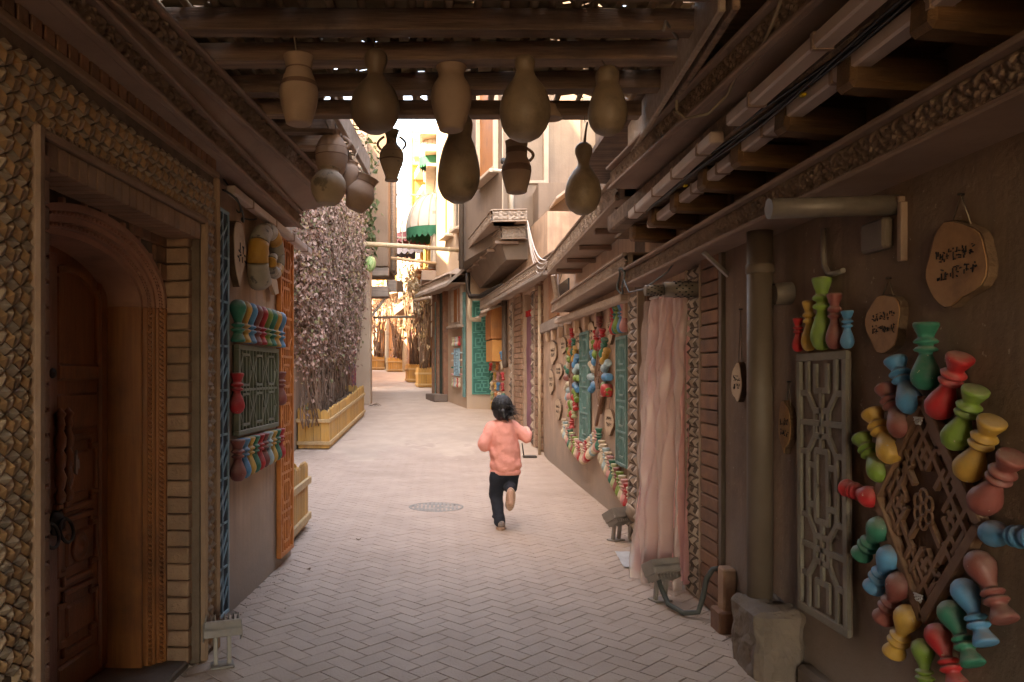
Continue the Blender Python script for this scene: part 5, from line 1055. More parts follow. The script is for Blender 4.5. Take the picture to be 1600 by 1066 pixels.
# hanging boxes and pipe of the shop
sb_ = thing('wall_cabinet', 'orange brown wooden cabinet fixed high on the shop wall', 'cabinet', WC.at(uc(18.3), 2.30, 0.15))
part('case', MB().box((0, 0, 0.35), (0.9, 0.28, 0.75), 0.01), 'shutter', sb_); part('shelf', MB().box((0, 0, -0.30), (1.0, 0.24, 0.5), 0.01), 'orange_wall', sb_)
sp_ = thing('downpipe', 'brown downpipe bending under the eaves above the shop balusters', 'pipe')
part('pipe', MB().tube([WC.P(uc(17.25), 3.1, .08), WC.P(uc(17.25), 1.75, .08), WC.P(uc(17.3), 1.62, .05)], 0.06, 12), 'pipe_brown', sp_)
for k in range(22):
    c = ['red', 'cream', 'yellow', 'blue', 'red', 'pale_green', 'orange', 'cream', 'teal', 'yellow', 'pink'][k % 11]; Y = 19.3 - (k % 4) * 0.52 - .12 * (k // 8); z = 1.98 - (k // 4) * 0.24
    bal_on(WC, uc(Y), z, uc(Y) + .12 * (1 if k % 2 else -1), z - 0.18, c, f'{CN[c]} baluster, {ORD[k % 4]} from the green fret panel in the {ORD[k // 4]} mosaic row', 'shop baluster mosaic', 0.07, 10, 1.3)
u, v = WC.px(784, 547); slice_sign('oval wooden sign hung between the shop downpipe and the balusters', WC, u, v, 0.20, 0.21, 0.04, 41, 'slice_pale', string_h=0)
# front wall with fretwork panel
WE0 = Wall((0.66, 19.95), (1.27, 19.75))
part('front_wall', MB().box((WE0.L / 2, 0.3, 2.1), (WE0.L, 0.6, 4.4)), 'plaster_pale', hc, WE0.M)
fb = []
for r_ in range(6):
    y0 = r_ / 6; h = 1 / 6
    fb += [(.14, y0 + .1 * h, .14, y0 + .62 * h), (.14, y0 + .62 * h, .4, y0 + .62 * h), (.4, y0 + .62 * h, .4, y0 + .35 * h), (.4, y0 + .35 * h, .27, y0 + .35 * h), (.86, y0 + .9 * h, .86, y0 + .38 * h), (.86, y0 + .38 * h, .6, y0 + .38 * h), (.6, y0 + .38 * h, .6, y0 + .65 * h), (.6, y0 + .65 * h, .73, y0 + .65 * h),
           (.14, y0 + .1 * h, .73, y0 + .1 * h), (.27, y0 + .85 * h, .86, y0 + .85 * h), (0, y0 + h, .4, y0 + h), (.6, y0 + h, 1, y0 + h), (.5, y0 + .1 * h, .5, y0 + .38 * h), (.5, y0 + .62 * h, .5, y0 + .85 * h)]
lattice('fretwork_panel', 'tall green fretwork panel facing the lane on the corner shop', 'lattice screen', WE0, WE0.px(738, 540)[0], WE0.px(738, 540)[0] + 0.53, 0.93, 3.35, 0.02, fb, 0.026, 'fret_teal', 'fret_back', 0.03, 0.03)
# bay canopy, two tiers
fx = [(0.44, 19.6), (0.97, 14.6), (1.62, 14.55)]
for a_, b_ in ((0, 1), (1, 2)):
    Wf = Wall(fx[a_], fx[b_]); cornice(hc, Wf, 0, Wf.L, 4.36, 0.20, 0.45, amp=0.04, mod=0.28, res=14)
    W2 = Wall((fx[a_][0] + (0.22 if a_ == 0 else .2), fx[a_][1] + (0 if a_ == 0 else .28)), (fx[b_][0] + (.2 if a_ == 0 else 0), fx[b_][1] + .28)); cornice(hc, W2, 0, W2.L, 4.08, 0.20, 0.5, amp=0.04, mod=0.28, res=14)
part('canopy_box', MB().add([(1.28, 15.2, 3.72), (1.9, 15.1, 3.72), (1.7, 19.2, 3.6), (0.95, 19.2, 3.6), (1.16, 15.12, 4.1), (1.9, 15.0, 4.1), (1.75, 19.5, 4.1), (0.65, 19.5, 4.1)], [(0, 3, 2, 1), (4, 5, 6, 7), (0, 1, 5, 4), (1, 2, 6, 5), (2, 3, 7, 6), (3, 0, 4, 7)]), 'plaster_mud', hc)
for k in range(5): part('corbel', MB().bar((0.62 + .1 * (4 - k) + .02, 15.0 + k * 1.0, 4.03), (1.5, 15.0 + k * 1.0, 4.03), 0.06, 0.06, .006), 'moulding_dark', hc)
part('gutter_pipe', MB().tube([(0.66, 19.3, 4.0), (0.66, 19.3, 3.55), (0.72, 19.2, 3.40), (0.95, 19.0, 3.38), (1.3, 16.5, 3.36)], 0.06, 10), 'iron', hc)
part('gutter_pipe', MB().tube([(0.72, 19.3, 3.38), (0.70, 19.35, 2.95), (0.72, 19.38, 2.86), (0.80, 19.40, 2.83), (1.0, 19.4, 2.83)], 0.055, 10), 'pipe_cream', hc)
# upper storey
up = MB()
uppoly = [(1.21, 15.05), (0.46, 18.35), (0.62, 19.9), (3.4, 20.0), (3.6, 15.35), (2.02, 15.22), (2.02, 15.10)]
up.add([(x, y, 4.10) for x, y in uppoly] + [(x, y, 10.5) for x, y in uppoly], [tuple(range(7)), tuple(range(13, 6, -1))] + [(i, i + 7, (i + 1) % 7 + 7, (i + 1) % 7) for i in range(7)])
part('upper_wall', up, 'plaster_mud', hc)
part('upper_infill', MB().box((2.6, 14.7, 3.5), (1.6, 0.9, 3.0)), 'plaster_mud', hc)
part('pilaster', MB().box((2.05, 15.12, 7.3), (0.10, 0.12, 6.4), 0.01), 'moulding', hc); part('pilaster', MB().box((1.22, 15.1, 7.3), (0.06, 0.08, 6.4), 0.01), 'frame_cream', hc)
part('string_course', MB().box((1.62, 15.07, 5.22), (0.82, 0.05, 0.06), 0.01), 'moulding', hc)
part('thin_pipe', MB().tube([(1.36, 15.02, 4.5), (1.36, 15.0, 5.45)], 0.05, 10), 'frame_cream', hc); part('thin_pipe', MB().tube([(1.0, 14.95, 5.42), (1.36, 15.0, 5.42)], 0.03, 10), 'frame_cream', hc)
WU = Wall((0.46, 18.35), (1.21, 15.05))
def window(parent, W, u0, u1, v0, v1, out=0.0, fm='frame_cream', gm='shutter', sill=True, mull=1):
    o = part('window', MB().box(((u0 + u1) / 2, -out + 0.01, (v0 + v1) / 2), (u1 - u0, 0.05, v1 - v0)), gm, parent, W.M); fw = min(0.09, (u1 - u0) * .12)
    for a, b, c, d in ((u0 - fw, u0, v0 - fw, v1 + fw), (u1, u1 + fw, v0 - fw, v1 + fw), (u0, u1, v1, v1 + fw), (u0, u1, v0 - fw, v0)):
        part('frame', MB().box(((a + b) / 2, -out - 0.03, (c + d) / 2), (b - a - .001, 0.12, d - c), 0.006), fm, o)
    for k in range(mull): x = u0 + (u1 - u0) * (k + 1) / (mull + 1); part('mullion', MB().box((x, -out - 0.022, (v0 + v1) / 2), (0.035, 0.03, v1 - v0), 0.004), fm, o)
    if sill: part('sill', MB().box(((u0 + u1) / 2, -out - 0.08, v0 - fw - 0.04), (u1 - u0 + 3 * fw, 0.24, 0.07), 0.01), fm, o)
    return o
window(hc, WU, 1.75, 2.95, 5.65, 8.2, 0.0, 'frame_cream', 'shutter', True, 0)
part('downpipe', MB().tube([WU.P(0.45, 3.9, .1), WU.P(0.45, 10, .1)], 0.06, 12), 'pipe_brown', hc)
part('small_lamp', MB().lathe([(0.02, 0), (0.05, .02), (0.05, .1), (0.01, .13)], 10, T(1.2, 14.98, 5.55)), 'black', hc)
part('small_roof', MB().add([(2.0, 13.4, 4.55), (2.0, 14.6, 4.55), (2.7, 14.6, 5.1), (2.7, 13.4, 5.1), (2.0, 13.4, 4.50), (2.0, 14.6, 4.50), (2.7, 14.6, 5.05), (2.7, 13.4, 5.05)], [(0, 1, 2, 3), (7, 6, 5, 4), (0, 4, 5, 1), (1, 5, 6, 2), (2, 6, 7, 3), (3, 7, 4, 0)]), 'timber_pale', hc)
# window grille in front of the upper wall on the right
wg = thing('window_grille', 'cream metal window grille high behind the hanging gourds', 'grille', T(2.33, 11.5, 3.6))
for k in range(9): part('bar', MB().tube([(0.0 + k * 0.07, 0, 0), (0.0 + k * 0.07, 0, 2.1)], 0.009, 6), 'frame_cream', wg)
for k in range(5): part('rail', MB().tube([(-0.04, 0, 0.1 + k * 0.45), (0.62, 0, 0.1 + k * 0.45)], 0.011, 6), 'frame_cream', wg)
part('post', MB().box((0.42, 0.03, 1.05), (0.05, 0.04, 2.1), .004), 'frame_yellow', wg); part('block_wall', MB().box((-0.12, 0.1, 1.0), (0.2, 0.2, 2.0), .01), 'plaster_cream', wg)
# cables slung from the canopy
sc_ = thing('slung_cables', 'pale cables sagging between the bay canopy and the carved cornice', 'cable')
for k in range(4):
    a_, b_ = Vector((1.62, 14.5, 4.35 - .05 * k)), Vector((1.50, 10.4, 3.0 + .03 * k))
    part('cable', MB().tube([a_.lerp(b_, t) - Vector((0, 0, (0.35 + .1 * k) * math.sin(math.pi * t) * (1 - .3 * t))) for t in np.linspace(0, 1, 24)], 0.009 if k else .013, 6), 'cable_pale', sc_)

# ------------------------------------------------------------------ RIGHT FAR ROW (lane bends left)
poly = [(0.66, 19.95), (-0.15, 22.9), (-0.28, 26.6), (-0.72, 29.0), (-1.5, 33.8), (-3.3, 37.5), (-7.0, 41.0)]
FW = [Wall(poly[k + 1], poly[k]) for k in range(len(poly) - 1)]
far_lab = ['pale building with a dark green door beyond the green fret panel', 'sunlit building with striped awnings above its balcony', 'cream building with yellow timber balcony frame far up the lane', 'far building with orange doorways behind the planters', 'farthest building where the lane turns away', 'building closing the end of the lane']
FB = []
for k, W in enumerate(FW):
    t = thing('lane_building', far_lab[k], 'building'); FB.append(t); z0 = zg(poly[k][1]) - 0.6
    top = (9.6, 9.0, 9.5, 8.6, 9.0, 8.4)[k]
    part('wall', MB().box((W.L / 2, 1.5, (z0 + top) / 2), (W.L, 3.0, top - z0)), ('plaster_pale', 'plaster_cream', 'plaster_cream', 'plaster_pale', 'plaster_cream', 'plaster_pale')[k], t, W.M)
def gzW(W, u): return zg(W.P(u, 0).y)
# E: green door, shutters, small ornament
W = FW[0]; t = FB[0]
g0 = W.px(697, 600)[0]; g1 = W.px(690, 600)[0]
d = part('door', MB().box(((g0 + g1) / 2, -0.01, 0.8 + 1.5), (abs(g0 - g1), 0.1, 3.2)), 'door_green', t, W.M)
for xx in (699, 688.5):
    u = W.px(xx, 600)[0]; part('door_pillar', MB().box((u, -0.05, 2.2), (0.14, 0.16, 3.4), .01), 'brick_red', t, W.M)
part('step', MB().box(((g0 + g1) / 2, -0.22, 0.78), (abs(g0 - g1) + .5, 0.4, 0.22), .02), 'concrete', t, W.M)
u0, u1 = W.px(711, 480)[0], W.px(724, 480)[0]; window(t, W, u0, u1, 2.85, 3.75, 0.02, 'carved', 'shutter', True, 1)
u0, u1 = W.px(712, 560)[0], W.px(720, 560)[0]
lattice('lattice_screen', 'small pale blue lattice ringed by balusters near the dark green door', 'lattice screen', W, u0, u1, 1.40, 2.15, 0.03, screen_bars(4, 3, 1), 0.03, 'lattice_blue', 'lattice_blue', 0.04, 0.03)
for j in range(2):
    for k in range(6):
        c = ['cream', 'pale_green', 'pink', 'pale_blue', 'cream', 'red'][(k + j) % 6]; u = u0 - .06 + (u1 - u0 + .12) * k / 5; z = (2.20, 1.10)[j]
        bal_on(W, u, z, u, z + .26, c, f'{CN[c]} baluster, {ORD[k]} from the green door in the {"row above" if j == 0 else "row below"} the small blue lattice', 'small lattice balusters', 0.06, 8)
for j in range(4):
    for s_ in (0, 1):
        c = ['pink', 'teal', 'cream', 'pale_blue'][j]; u = (u0 - .1, u1 + .1)[s_]
        bal_on(W, u, 1.45 + j * .19, u + (.12 if s_ else -.12), 1.45 + j * .19, c, f'{CN[c]} baluster sticking out of the {("far", "near")[s_]} edge of the small blue lattice', 'small lattice balusters', 0.05, 8, 1.3)
for xx in (727, 681):
    u = W.px(xx, 560)[0] if xx > 690 else W.px(683, 560)[0]
    lattice('lattice_strip', ('slim teal fretwork strip at the corner beside the green fret panel' if xx > 690 else 'slim teal fretwork strip beyond the dark green door'), 'lattice screen', W, u - .09, u + .09, 0.85, 3.6, 0.02, blue_bars, 0.024, 'lattice_teal', 'teal_back', 0.02, 0.03)
Wc = Wall((W.P(0, 0, .55).x, W.P(0, 0, .55).y), (W.P(W.L, 0, .5).x, W.P(W.L, 0, .5).y)); cornice(t, Wc, 0.2, W.L + .1, 3.80, 0.22, 0.6, amp=.02, mod=.3, res=12)
part('eaves_roof', MB().add([Wc.P(0, 3.78, .12), Wc.P(W.L + .2, 3.78, .12), Wc.P(W.L + .2, 4.4, -.6), Wc.P(0, 4.4, -.6), Wc.P(0, 3.70, .12), Wc.P(W.L + .2, 3.70, .12), Wc.P(W.L + .2, 4.3, -.6), Wc.P(0, 4.3, -.6)], [(0, 1, 2, 3), (7, 6, 5, 4), (0, 4, 5, 1), (1, 5, 6, 2), (2, 6, 7, 3), (3, 7, 4, 0)]), 'timber_grey', t)
part('pole', MB().bar(Wc.P(0.1, 3.62, .15), Wc.P(W.L * .6, 3.55, .15), .07, .07, .01), 'timber_pale', t)
window(t, W, 1.1, 1.7, 5.4, 7.4, 0.02, 'frame_cream', 'shutter', True, 1); window(t, W, 2.2, 2.7, 5.4, 7.4, 0.02, 'frame_cream', 'glass_dark', True, 1)
# second building of the row: cornices, ledges, windows, awnings
def ledge(t, W, u0, u1, z, out=0.3, h=0.12, m='frame_cream'): part('ledge', MB().box(((u0 + u1) / 2, -out / 2, z), (u1 - u0, out, h), .02), m, t, W.M)
W = FW[1]; t = FB[1]
for z, o_, h in ((4.4, .45, .3), (8.2, .35, .22), (8.7, .5, .18), (7.7, .3, .1)): ledge(t, W, 0, W.L, z, o_, h, 'moulding' if z < 5 else 'frame_cream')
for k in range(3): u = 0.45 + k * 1.0; window(t, W, u, u + .55, 4.95, 6.4, .02, 'frame_cream', 'shutter', True, 1)
for k in range(2): u = 0.5 + k * 1.4; part('bracket_shelf', MB().box((u + .3, -.3, 4.72), (.7, .6, .08), .01).bar((u + .3, -.5, 4.7), (u + .3, -.02, 4.3), .06, .06, .005), 'shutter', t, W.M)
part('door', MB().box((W.L * .55, -.01, 2.2), (0.9, .08, 2.4)), 'teal_back', t, W.M); part('pillar', MB().box((W.L * .86, -.06, 2.4), (.3, .14, 3.4), .02), 'brick_red', t, W.M)
for k in range(3): part('wall_panel', MB().box((W.L * .86, -.14, 2.8 + k * .5), (.36, .03, .42), .01), 'frame_cream', t, W.M)
W = FW[2]; t = FB[2]
for z, o_, h in ((4.6, .45, .3), (7.9, .4, .2), (8.6, .5, .25)): ledge(t, W, 0, W.L, z, o_, h)
for k in range(2): u = 0.4 + k * .95; window(t, W, u, u + .5, 5.3, 7.0, .02, 'frame_yellow', 'shutter', True, 1)
part('door', MB().box((W.L * .8, -.02, 2.5), (0.5, .1, 2.4)), 'shutter', t, W.M); part('door', MB().box((W.L * .3, -.02, 2.5), (0.9, .1, 2.4)), 'door_wood', t, W.M)
ledge(t, W, 0, W.L, 3.9, .5, .4, 'timber_grey')
W = FW[3]; t = FB[3]
for z, o_, h in ((4.9, .4, .3), (7.6, .4, .2)): ledge(t, W, 0, W.L, z, o_, h)
for k in range(3): u = 0.5 + k * 1.25; window(t, W, u, u + .6, 5.7, 7.2, .02, 'frame_cream', 'shutter', True, 1)
for k, m_ in enumerate(('door_wood', 'door_magenta', 'shutter')): part('door', MB().box((0.7 + k * 1.3, -.02, 2.8), (0.8, .1, 2.3)), m_, t, W.M)
ledge(t, W, 0, W.L, 4.2, .6, .35, 'timber_grey')
W = FW[4]; t = FB[4]
for z, o_, h in ((5.2, .4, .3), (8.0, .4, .2)): ledge(t, W, 0, W.L, z, o_, h)
for k in range(2): u = 0.6 + k * 1.5; window(t, W, u, u + .7, 5.9, 7.4, .02, 'frame_yellow', 'shutter', True, 1); part('door', MB().box((u + .4, -.02, 2.9), (0.8, .1, 2.1)), 'shutter', t, W.M)
W = FW[5]; t = FB[5]
for k in range(3): u = 0.8 + k * 1.5; window(t, W, u, u + .7, 3.4, 4.8, .02, 'frame_cream', 'shutter', True, 1)
# yellow timber balcony frame high up
yb = thing('timber_balcony', 'yellow timber balcony frame with orange infill high above the lane', 'balcony', T(-0.95, 28.2, 0))
for x in (-.15, .75):
    for y in (-.5, .6): part('post', MB().box((x, y, 8.6), (.10, .10, 3.4), .01), 'frame_yellow', yb)
for z in (7.0, 9.05, 10.2):
    part('rail', MB().box((.3, -.5, z), (.8, .09, .12), .01), 'frame_yellow', yb); part('rail', MB().box((-.15, .05, z), (.09, 1.0, .12), .01), 'frame_yellow', yb)
part('infill', MB().box((.3, -.44, 8.05), (.8, .04, 1.9)), 'orange_wall', yb); part('roof_mat', MB().box((.3, .1, 9.7), (.75, .8, .7), .02), 'pole', yb)
# white railings of the left balcony far away
wr_ = thing('balcony_railing', 'thin white balcony railing across the lane beyond the hanging vase', 'railing', T(-1.62, 25.0, 0))
for z in (5.9, 7.3): part('rail', MB().bar((0, 0, z), (1.15, .3, z + .05), .05, .05, .008), 'awning', wr_)
for k in range(3): part('upright', MB().bar((.12 + k * .22, .05 * k, 5.4), (.12 + k * .22, .05 * k, 8.8), .03, .03, .004), 'awning', wr_)
# awnings: quarter domes with scalloped valances
def dome_awning(label, c, wd, dep, hgt, val, rz):
    t = thing('dome_awning', label, 'awning', T(*c) @ Matrix.Rotation(rz, 4, 'Z'), 'dome awnings along the sunlit facade')
    def sp(a, b):
        th = math.pi * a; ph = math.pi / 2 * b; return (math.cos(th) * wd / 2 * math.cos(ph) , -math.sin(th) * dep * math.cos(ph), hgt * math.sin(ph))
    part('canopy', MB().grid(sp, 28, 10), 'awning', t)
    for k in range(1, 8): a = k / 8; part('rib', MB().tube([Vector(sp(a, b)) * 1.005 for b in np.linspace(0, .97, 9)], .018, 6), 'frame_cream', t)
    nsc = 15
    def vf(a, b): p = Vector(sp(a, 0)); return (p.x * 1.003, p.y * 1.003, -b * (0.24 + 0.10 * abs(math.sin(a * nsc * math.pi))))
    part('valance', MB().grid(vf, 120, 2, False), val, t)
dome_awning('cream dome awning with a green scalloped edge, nearest of the awnings', (-0.20, 24.3, 6.02), 1.6, 0.92, 1.15, 'valance_green', R(-78))
dome_awning('cream dome awning with a maroon scalloped edge, middle of the awnings', (-0.34, 26.8, 6.30), 1.7, 1.28, 1.15, 'valance_maroon', R(-76))
dome_awning('cream dome awning with a navy scalloped edge, farthest of the awnings', (-0.74, 29.0, 6.2), 1.7, 1.28, 1.15, 'valance_navy', R(-72))
dome_awning('cream dome awning with a green edge high beside the pear shaped gourd', (-0.20, 23.7, 8.1), 0.9, 0.5, 0.8, 'valance_green', R(-78))

# ------------------------------------------------------------------ LEFT: vine wall, pillar house with overhang
hv = thing('vine_wall', 'plastered wall behind the dried vines and the long planter', 'wall')
part('wall', MB().box((-2.95, 13.6, 3.1), (0.6, 15.0, 6.6)), 'plaster', hv)
part('pier', MB().box((-2.5, 19.9, 2.6), (0.34, 2.2, 4.6), .02), 'plaster', hv)
hp = thing('pillar_house', 'tall pale house with an upper storey jutting over a corner pillar', 'house')
part('pillar', MB().box((-2.16, 21.2, 2.55), (0.44, 0.5, 4.1), .03), 'plaster_pale', hp)
part('lower_wall', MB().box((-3.6, 23.1, 2.5), (2.6, 3.6, 4.2)), 'plaster_pale', hp)
part('upper_storey', MB().box((-3.5, 23.3, 6.6), (4.0, 3.2, 4.2), .02), 'plaster_mud', hp)
part('carved_strip', frieze_mesh('carved_strip', 4.2, 0.26, 0.03, 0.32, 16), 'carved', hp, T(-2.10, 21.69, 4.5) @ Matrix.Rotation(R(-90), 4, 'Y'))
part('carved_strip', frieze_mesh('carved_strip', 4.2, 0.30, 0.03, 0.36, 16), 'carved', hp, T(-2.50, 21.69, 4.5) @ Matrix.Rotation(R(-90), 4, 'Y'))
part('under_beam', MB().box((-1.95, 21.9, 4.36), (0.9, 0.3, 0.24), .02), 'timber_grey', hp)
part('under_shelf', MB().box((-1.75, 21.6, 3.75), (0.55, 0.6, 0.30), .02), 'timber_grey', hp); part('brace', MB().bar((-1.95, 21.5, 3.1), (-1.55, 21.5, 3.62), .07, .07, .01), 'timber_pale', hp)
part('parapet', MB().box((-3.5, 23.3, 8.8), (4.1, 3.3, 0.25), .02), 'moulding', hp)
for k in range(2): part('downpipe', MB().tube([(-1.44, 22.6 + k * 1.1, 4.5), (-1.44, 22.6 + k * 1.1, 8.4)], 0.07, 10), 'timber_grey', hp)
part('porch_beam', MB().bar((-1.45, 22.2, 4.0), (-1.40, 25.0, 4.3), .3, .35, .02), 'timber_grey', hp)
hf = thing('lane_building', 'low unseen block across the bend behind the pillar house, raised to shade the far row', 'building')
part('wall', MB().box((-5.6, 30.5, 2.9), (4.4, 9.0, 5.4)), 'plaster_cream', hf)  # out of view; height set to shade the lower part of the far row
# rug
rg = tag(link('hanging_rug', MB().grid(lambda a, b: (-2.29 + 0.03 * math.sin(a * 9), 18.95 + a * 1.5, 0.95 + b * 1.75), 12, 8).mesh('hanging_rug'), 'rug'), 'red patterned rug hanging on the wall at the end of the vines', 'rug')
rg.modifiers.new('thickness', 'SOLIDIFY').thickness = 0.02
# bamboo poles, melon
bp_ = tag(link('bamboo_pole', MB().tube([(-2.1, 18.6, 4.62), (-0.8, 18.9, 4.60), (0.45, 19.2, 4.55)], [.06, .055, .05], 12).mesh('bamboo_pole'), 'bamboo'), 'pale bamboo pole spanning the lane from the vines to the bay canopy', 'pole')
for k in range(5): p = Vector((-2.1, 18.6, 4.62)).lerp(Vector((0.45, 19.2, 4.55)), .1 + k * .2); part('node', MB().tube([p - Vector((.015, 0, 0)), p + Vector((.015, 0, 0))], .064, 12), 'bamboo', bp_)
tag(link('bamboo_pole', MB().tube([(-1.5, 22.5, 4.86), (0.0, 23.0, 4.75)], .045, 10).mesh('bamboo_pole'), 'bamboo'), 'thinner bamboo pole crossing the lane below the awnings', 'pole')
tag(link('bamboo_pole', MB().tube([(-2.0, 23.0, 3.15), (-0.9, 25.0, 3.32)], .04, 10).mesh('bamboo_pole'), 'timber_pale'), 'weathered pole fixed low between the pillar house and the dead vines', 'pole')
ml = thing('melon', 'striped green melon hanging at the edge of the dried vines', 'melon', T(-1.80, 18.8, 3.95) @ Matrix.Rotation(.25, 4, 'Y'))
part('fruit', MB().lathe([(.001, 0), (.07, .02), (.13, .1), (.15, .2), (.13, .3), (.07, .38), (.001, .40)], 18), 'melon', ml); part('stem', MB().tube([(0, 0, .39), (.01, 0, .6)], .01, 6), 'stem', ml)

# ------------------------------------------------------------------ planters
def planter(label, M, L, D, H, nslat, rails=(0.18, 0.72), group='wooden planter boxes along the lane'):
    t = thing('planter_box', label, 'planter', M, group)
    def face(n_, p0, p1, nrm):
        p0, p1 = Vector(p0), Vector(p1); d = (p1 - p0) / n_
        for k in range(n_):
            c = p0 + d * (k + .5) + Vector((0, 0, H / 2 + random.uniform(-.012, .012))); w_ = d.length - 0.008; top = H + random.uniform(-.02, .02)
            m = MB(); hw = w_ / 2; prof = [(-hw, 0.04), (hw, 0.04), (hw, top - .05), (hw * .55, top - 0.012), (0, top), (-hw * .55, top - 0.012), (-hw, top - .05)]
            ang = math.atan2(d.y, d.x); m.prism(prof, -.011, .011)
            part('slat', m, 'planter', t, T(*(p0 + d * (k + .5))) @ Matrix.Rotation(ang, 4, 'Z'))
        n2 = Vector(nrm) * 0.024
        for r_ in rails: part('rail', MB().bar(p0 - d.normalized() * .03 + n2 + Vector((0, 0, H * r_)), p1 + d.normalized() * .03 + n2 + Vector((0, 0, H * r_)), .03, .065, .005), 'planter_rail', t)
    nd = max(2, round(nslat * D / L))
    face(nslat, (0, 0, 0), (L, 0, 0), (0, -1, 0)); face(nd, (L, 0, 0), (L, D, 0), (1, 0, 0)); face(nslat, (L, D, 0), (0, D, 0), (0, 1, 0)); face(nd, (0, D, 0), (0, 0, 0), (-1, 0, 0))
    part('soil', MB().box((L / 2, D / 2, H * .42), (L - .05, D - .05, H * .75)), 'soil', t)
    return t
# the long planter climbs with the ground: local x along the lane
ang = math.atan2(18.6 - 14.0, -1.88 + 2.06); sl = -math.atan2(zg(18.6) - zg(14.0), 4.6)
planter('long orange slatted planter below the dried vines', T(-2.06, 14.0, zg(14.0) - 0.02) @ Matrix.Rotation(ang, 4, 'Z') @ Matrix.Rotation(sl, 4, 'Y'), 4.6, 0.55, 0.76, 34)
planter('small orange slatted planter just behind the corner of the portal house', T(-1.62, 6.30, 0.0), 0.34, 1.0, 0.62, 4)
planter('nearest far planter beside the sunlit wall with straw coloured vines', T(-0.78, 26.2, zg(26.2) - .02) @ Matrix.Rotation(R(10), 4, 'Z'), 0.45, 0.7, 0.70, 5)
planter('second far planter with dark dead vines', T(-1.22, 28.3, zg(28.3) - .02) @ Matrix.Rotation(R(10), 4, 'Z'), 0.5, 0.8, 0.72, 6)
planter('wide far planter under grey vines where the lane bends', T(-2.38, 34.2, zg(34.2) - .02) @ Matrix.Rotation(R(12), 4, 'Z'), 0.95, 0.6, 0.66, 9)
planter('far planter beside the magenta door at the bend', T(-3.25, 35.5, zg(35.5) - .02) @ Matrix.Rotation(R(12), 4, 'Z'), 0.6, 0.6, 0.66, 6)
planter('farthest planter half hidden behind the pillar house', T(-3.85, 36.6, zg(36.6) - .02) @ Matrix.Rotation(R(14), 4, 'Z'), 0.6, 0.6, 0.66, 6)

# ------------------------------------------------------------------ vines
def vine(label, stems, leaf_fn, nleaf, lm, size, name='dried_vine', group=None, sr=(0.012, 0.005)):
    t = thing(name, label, 'vine', None, group)
    for k, pts in enumerate(stems):
        n_ = len(pts); part('vine_stem', MB().tube(pts, [sr[0] + (sr[1] - sr[0]) * i / (n_ - 1) for i in range(n_)], 5), 'stem', t)
    rng = random.Random(len(label)); V = []; F = []
    for k in range(nleaf):
        p = leaf_fn(rng)
        if p is None: continue
        s = size * rng.uniform(.55, 1.3); d = Vector((rng.gauss(0, .8), rng.gauss(0, .8), rng.gauss(-1.3, .7))).normalized(); x = d.cross(Vector((rng.gauss(0, 1), rng.gauss(0, 1), rng.gauss(0, 1)))).normalized(); nn = d.cross(x)
        o = len(V); c = rng.uniform(.1, .35)
        V += [p, p + d * s * .45 + x * s * .36 + nn * s * c, p + d * s, p + d * s * .45 - x * s * .36 + nn * s * c, p + d * s * .5]
        F += [(o, o + 1, o + 4), (o + 1, o + 2, o + 4), (o + 2, o + 3, o + 4), (o + 3, o, o + 4)]
    me = bpy.data.meshes.new('leaves'); me.from_pydata(V, [], F); me.update()
    part('leaves', me, lm, t, kind='stuff'); return t
rng = random.Random(5)
def vface(Y, z):                                 # how far the main vine mass stands out from its wall
    g_ = max(0.0, min(1.0, (z - 1.4) / 2.6)); return -2.55 + 0.12 + 0.36 * g_ + 0.30 * noise.noise(Vector((Y * .8, z * .55, 2))) 
stems = []
for k in range(150):
    Y0 = rng.uniform(13.6, 18.9); z = zg(Y0) + 0.45; Y = Y0; pts = []
    lean = rng.uniform(-.9, 1.1); top = rng.uniform(2.6, 5.2); wv = rng.uniform(.1, .32); sw = rng.random() * 9
    for i in range(14):
        q_ = i / 13; zz = z + (top - z) * q_; yy = Y0 + lean * q_ * 1.4 + wv * math.sin(q_ * 9 + sw) + .06 * math.sin(q_ * 23 + sw)
        xx = -2.33 + 0.10 * math.sin(q_ * 5 + sw) + (vface(yy, zz) + 2.33) * q_ * rng.uniform(.75, 1.0); pts.append((xx, yy, zz))
    stems.append(pts)
for k in range(70):                              # drooping shoots
    Y0 = rng.uniform(13.2, 19.6); zt = rng.uniform(3.2, 5.4); L = rng.uniform(.8, 2.6); sw = rng.random() * 9; x0 = vface(Y0, zt)
    stems.append([(x0 + .06 + .07 * math.sin(i * .9 + sw) + .06 * math.sin(i * .3), Y0 + .12 * math.sin(i * .6 + sw), zt - L * i / 9) for i in range(10)])
strands = []
for k in range(210):
    Y0 = rng.uniform(12.7, 19.0); zt = 4.9 + 1.5 * max(0, (Y0 - 16.4) / 2.6) + .5 * noise.noise(Vector((Y0 * 1.2, 2, 2))) - 1.8 * rng.random() ** 2.2; strands.append((Y0, zt, rng.uniform(.7, 3.0), vface(Y0, zt) + rng.uniform(-.26, .10), rng.random() * 9, rng.uniform(.035, .09)))
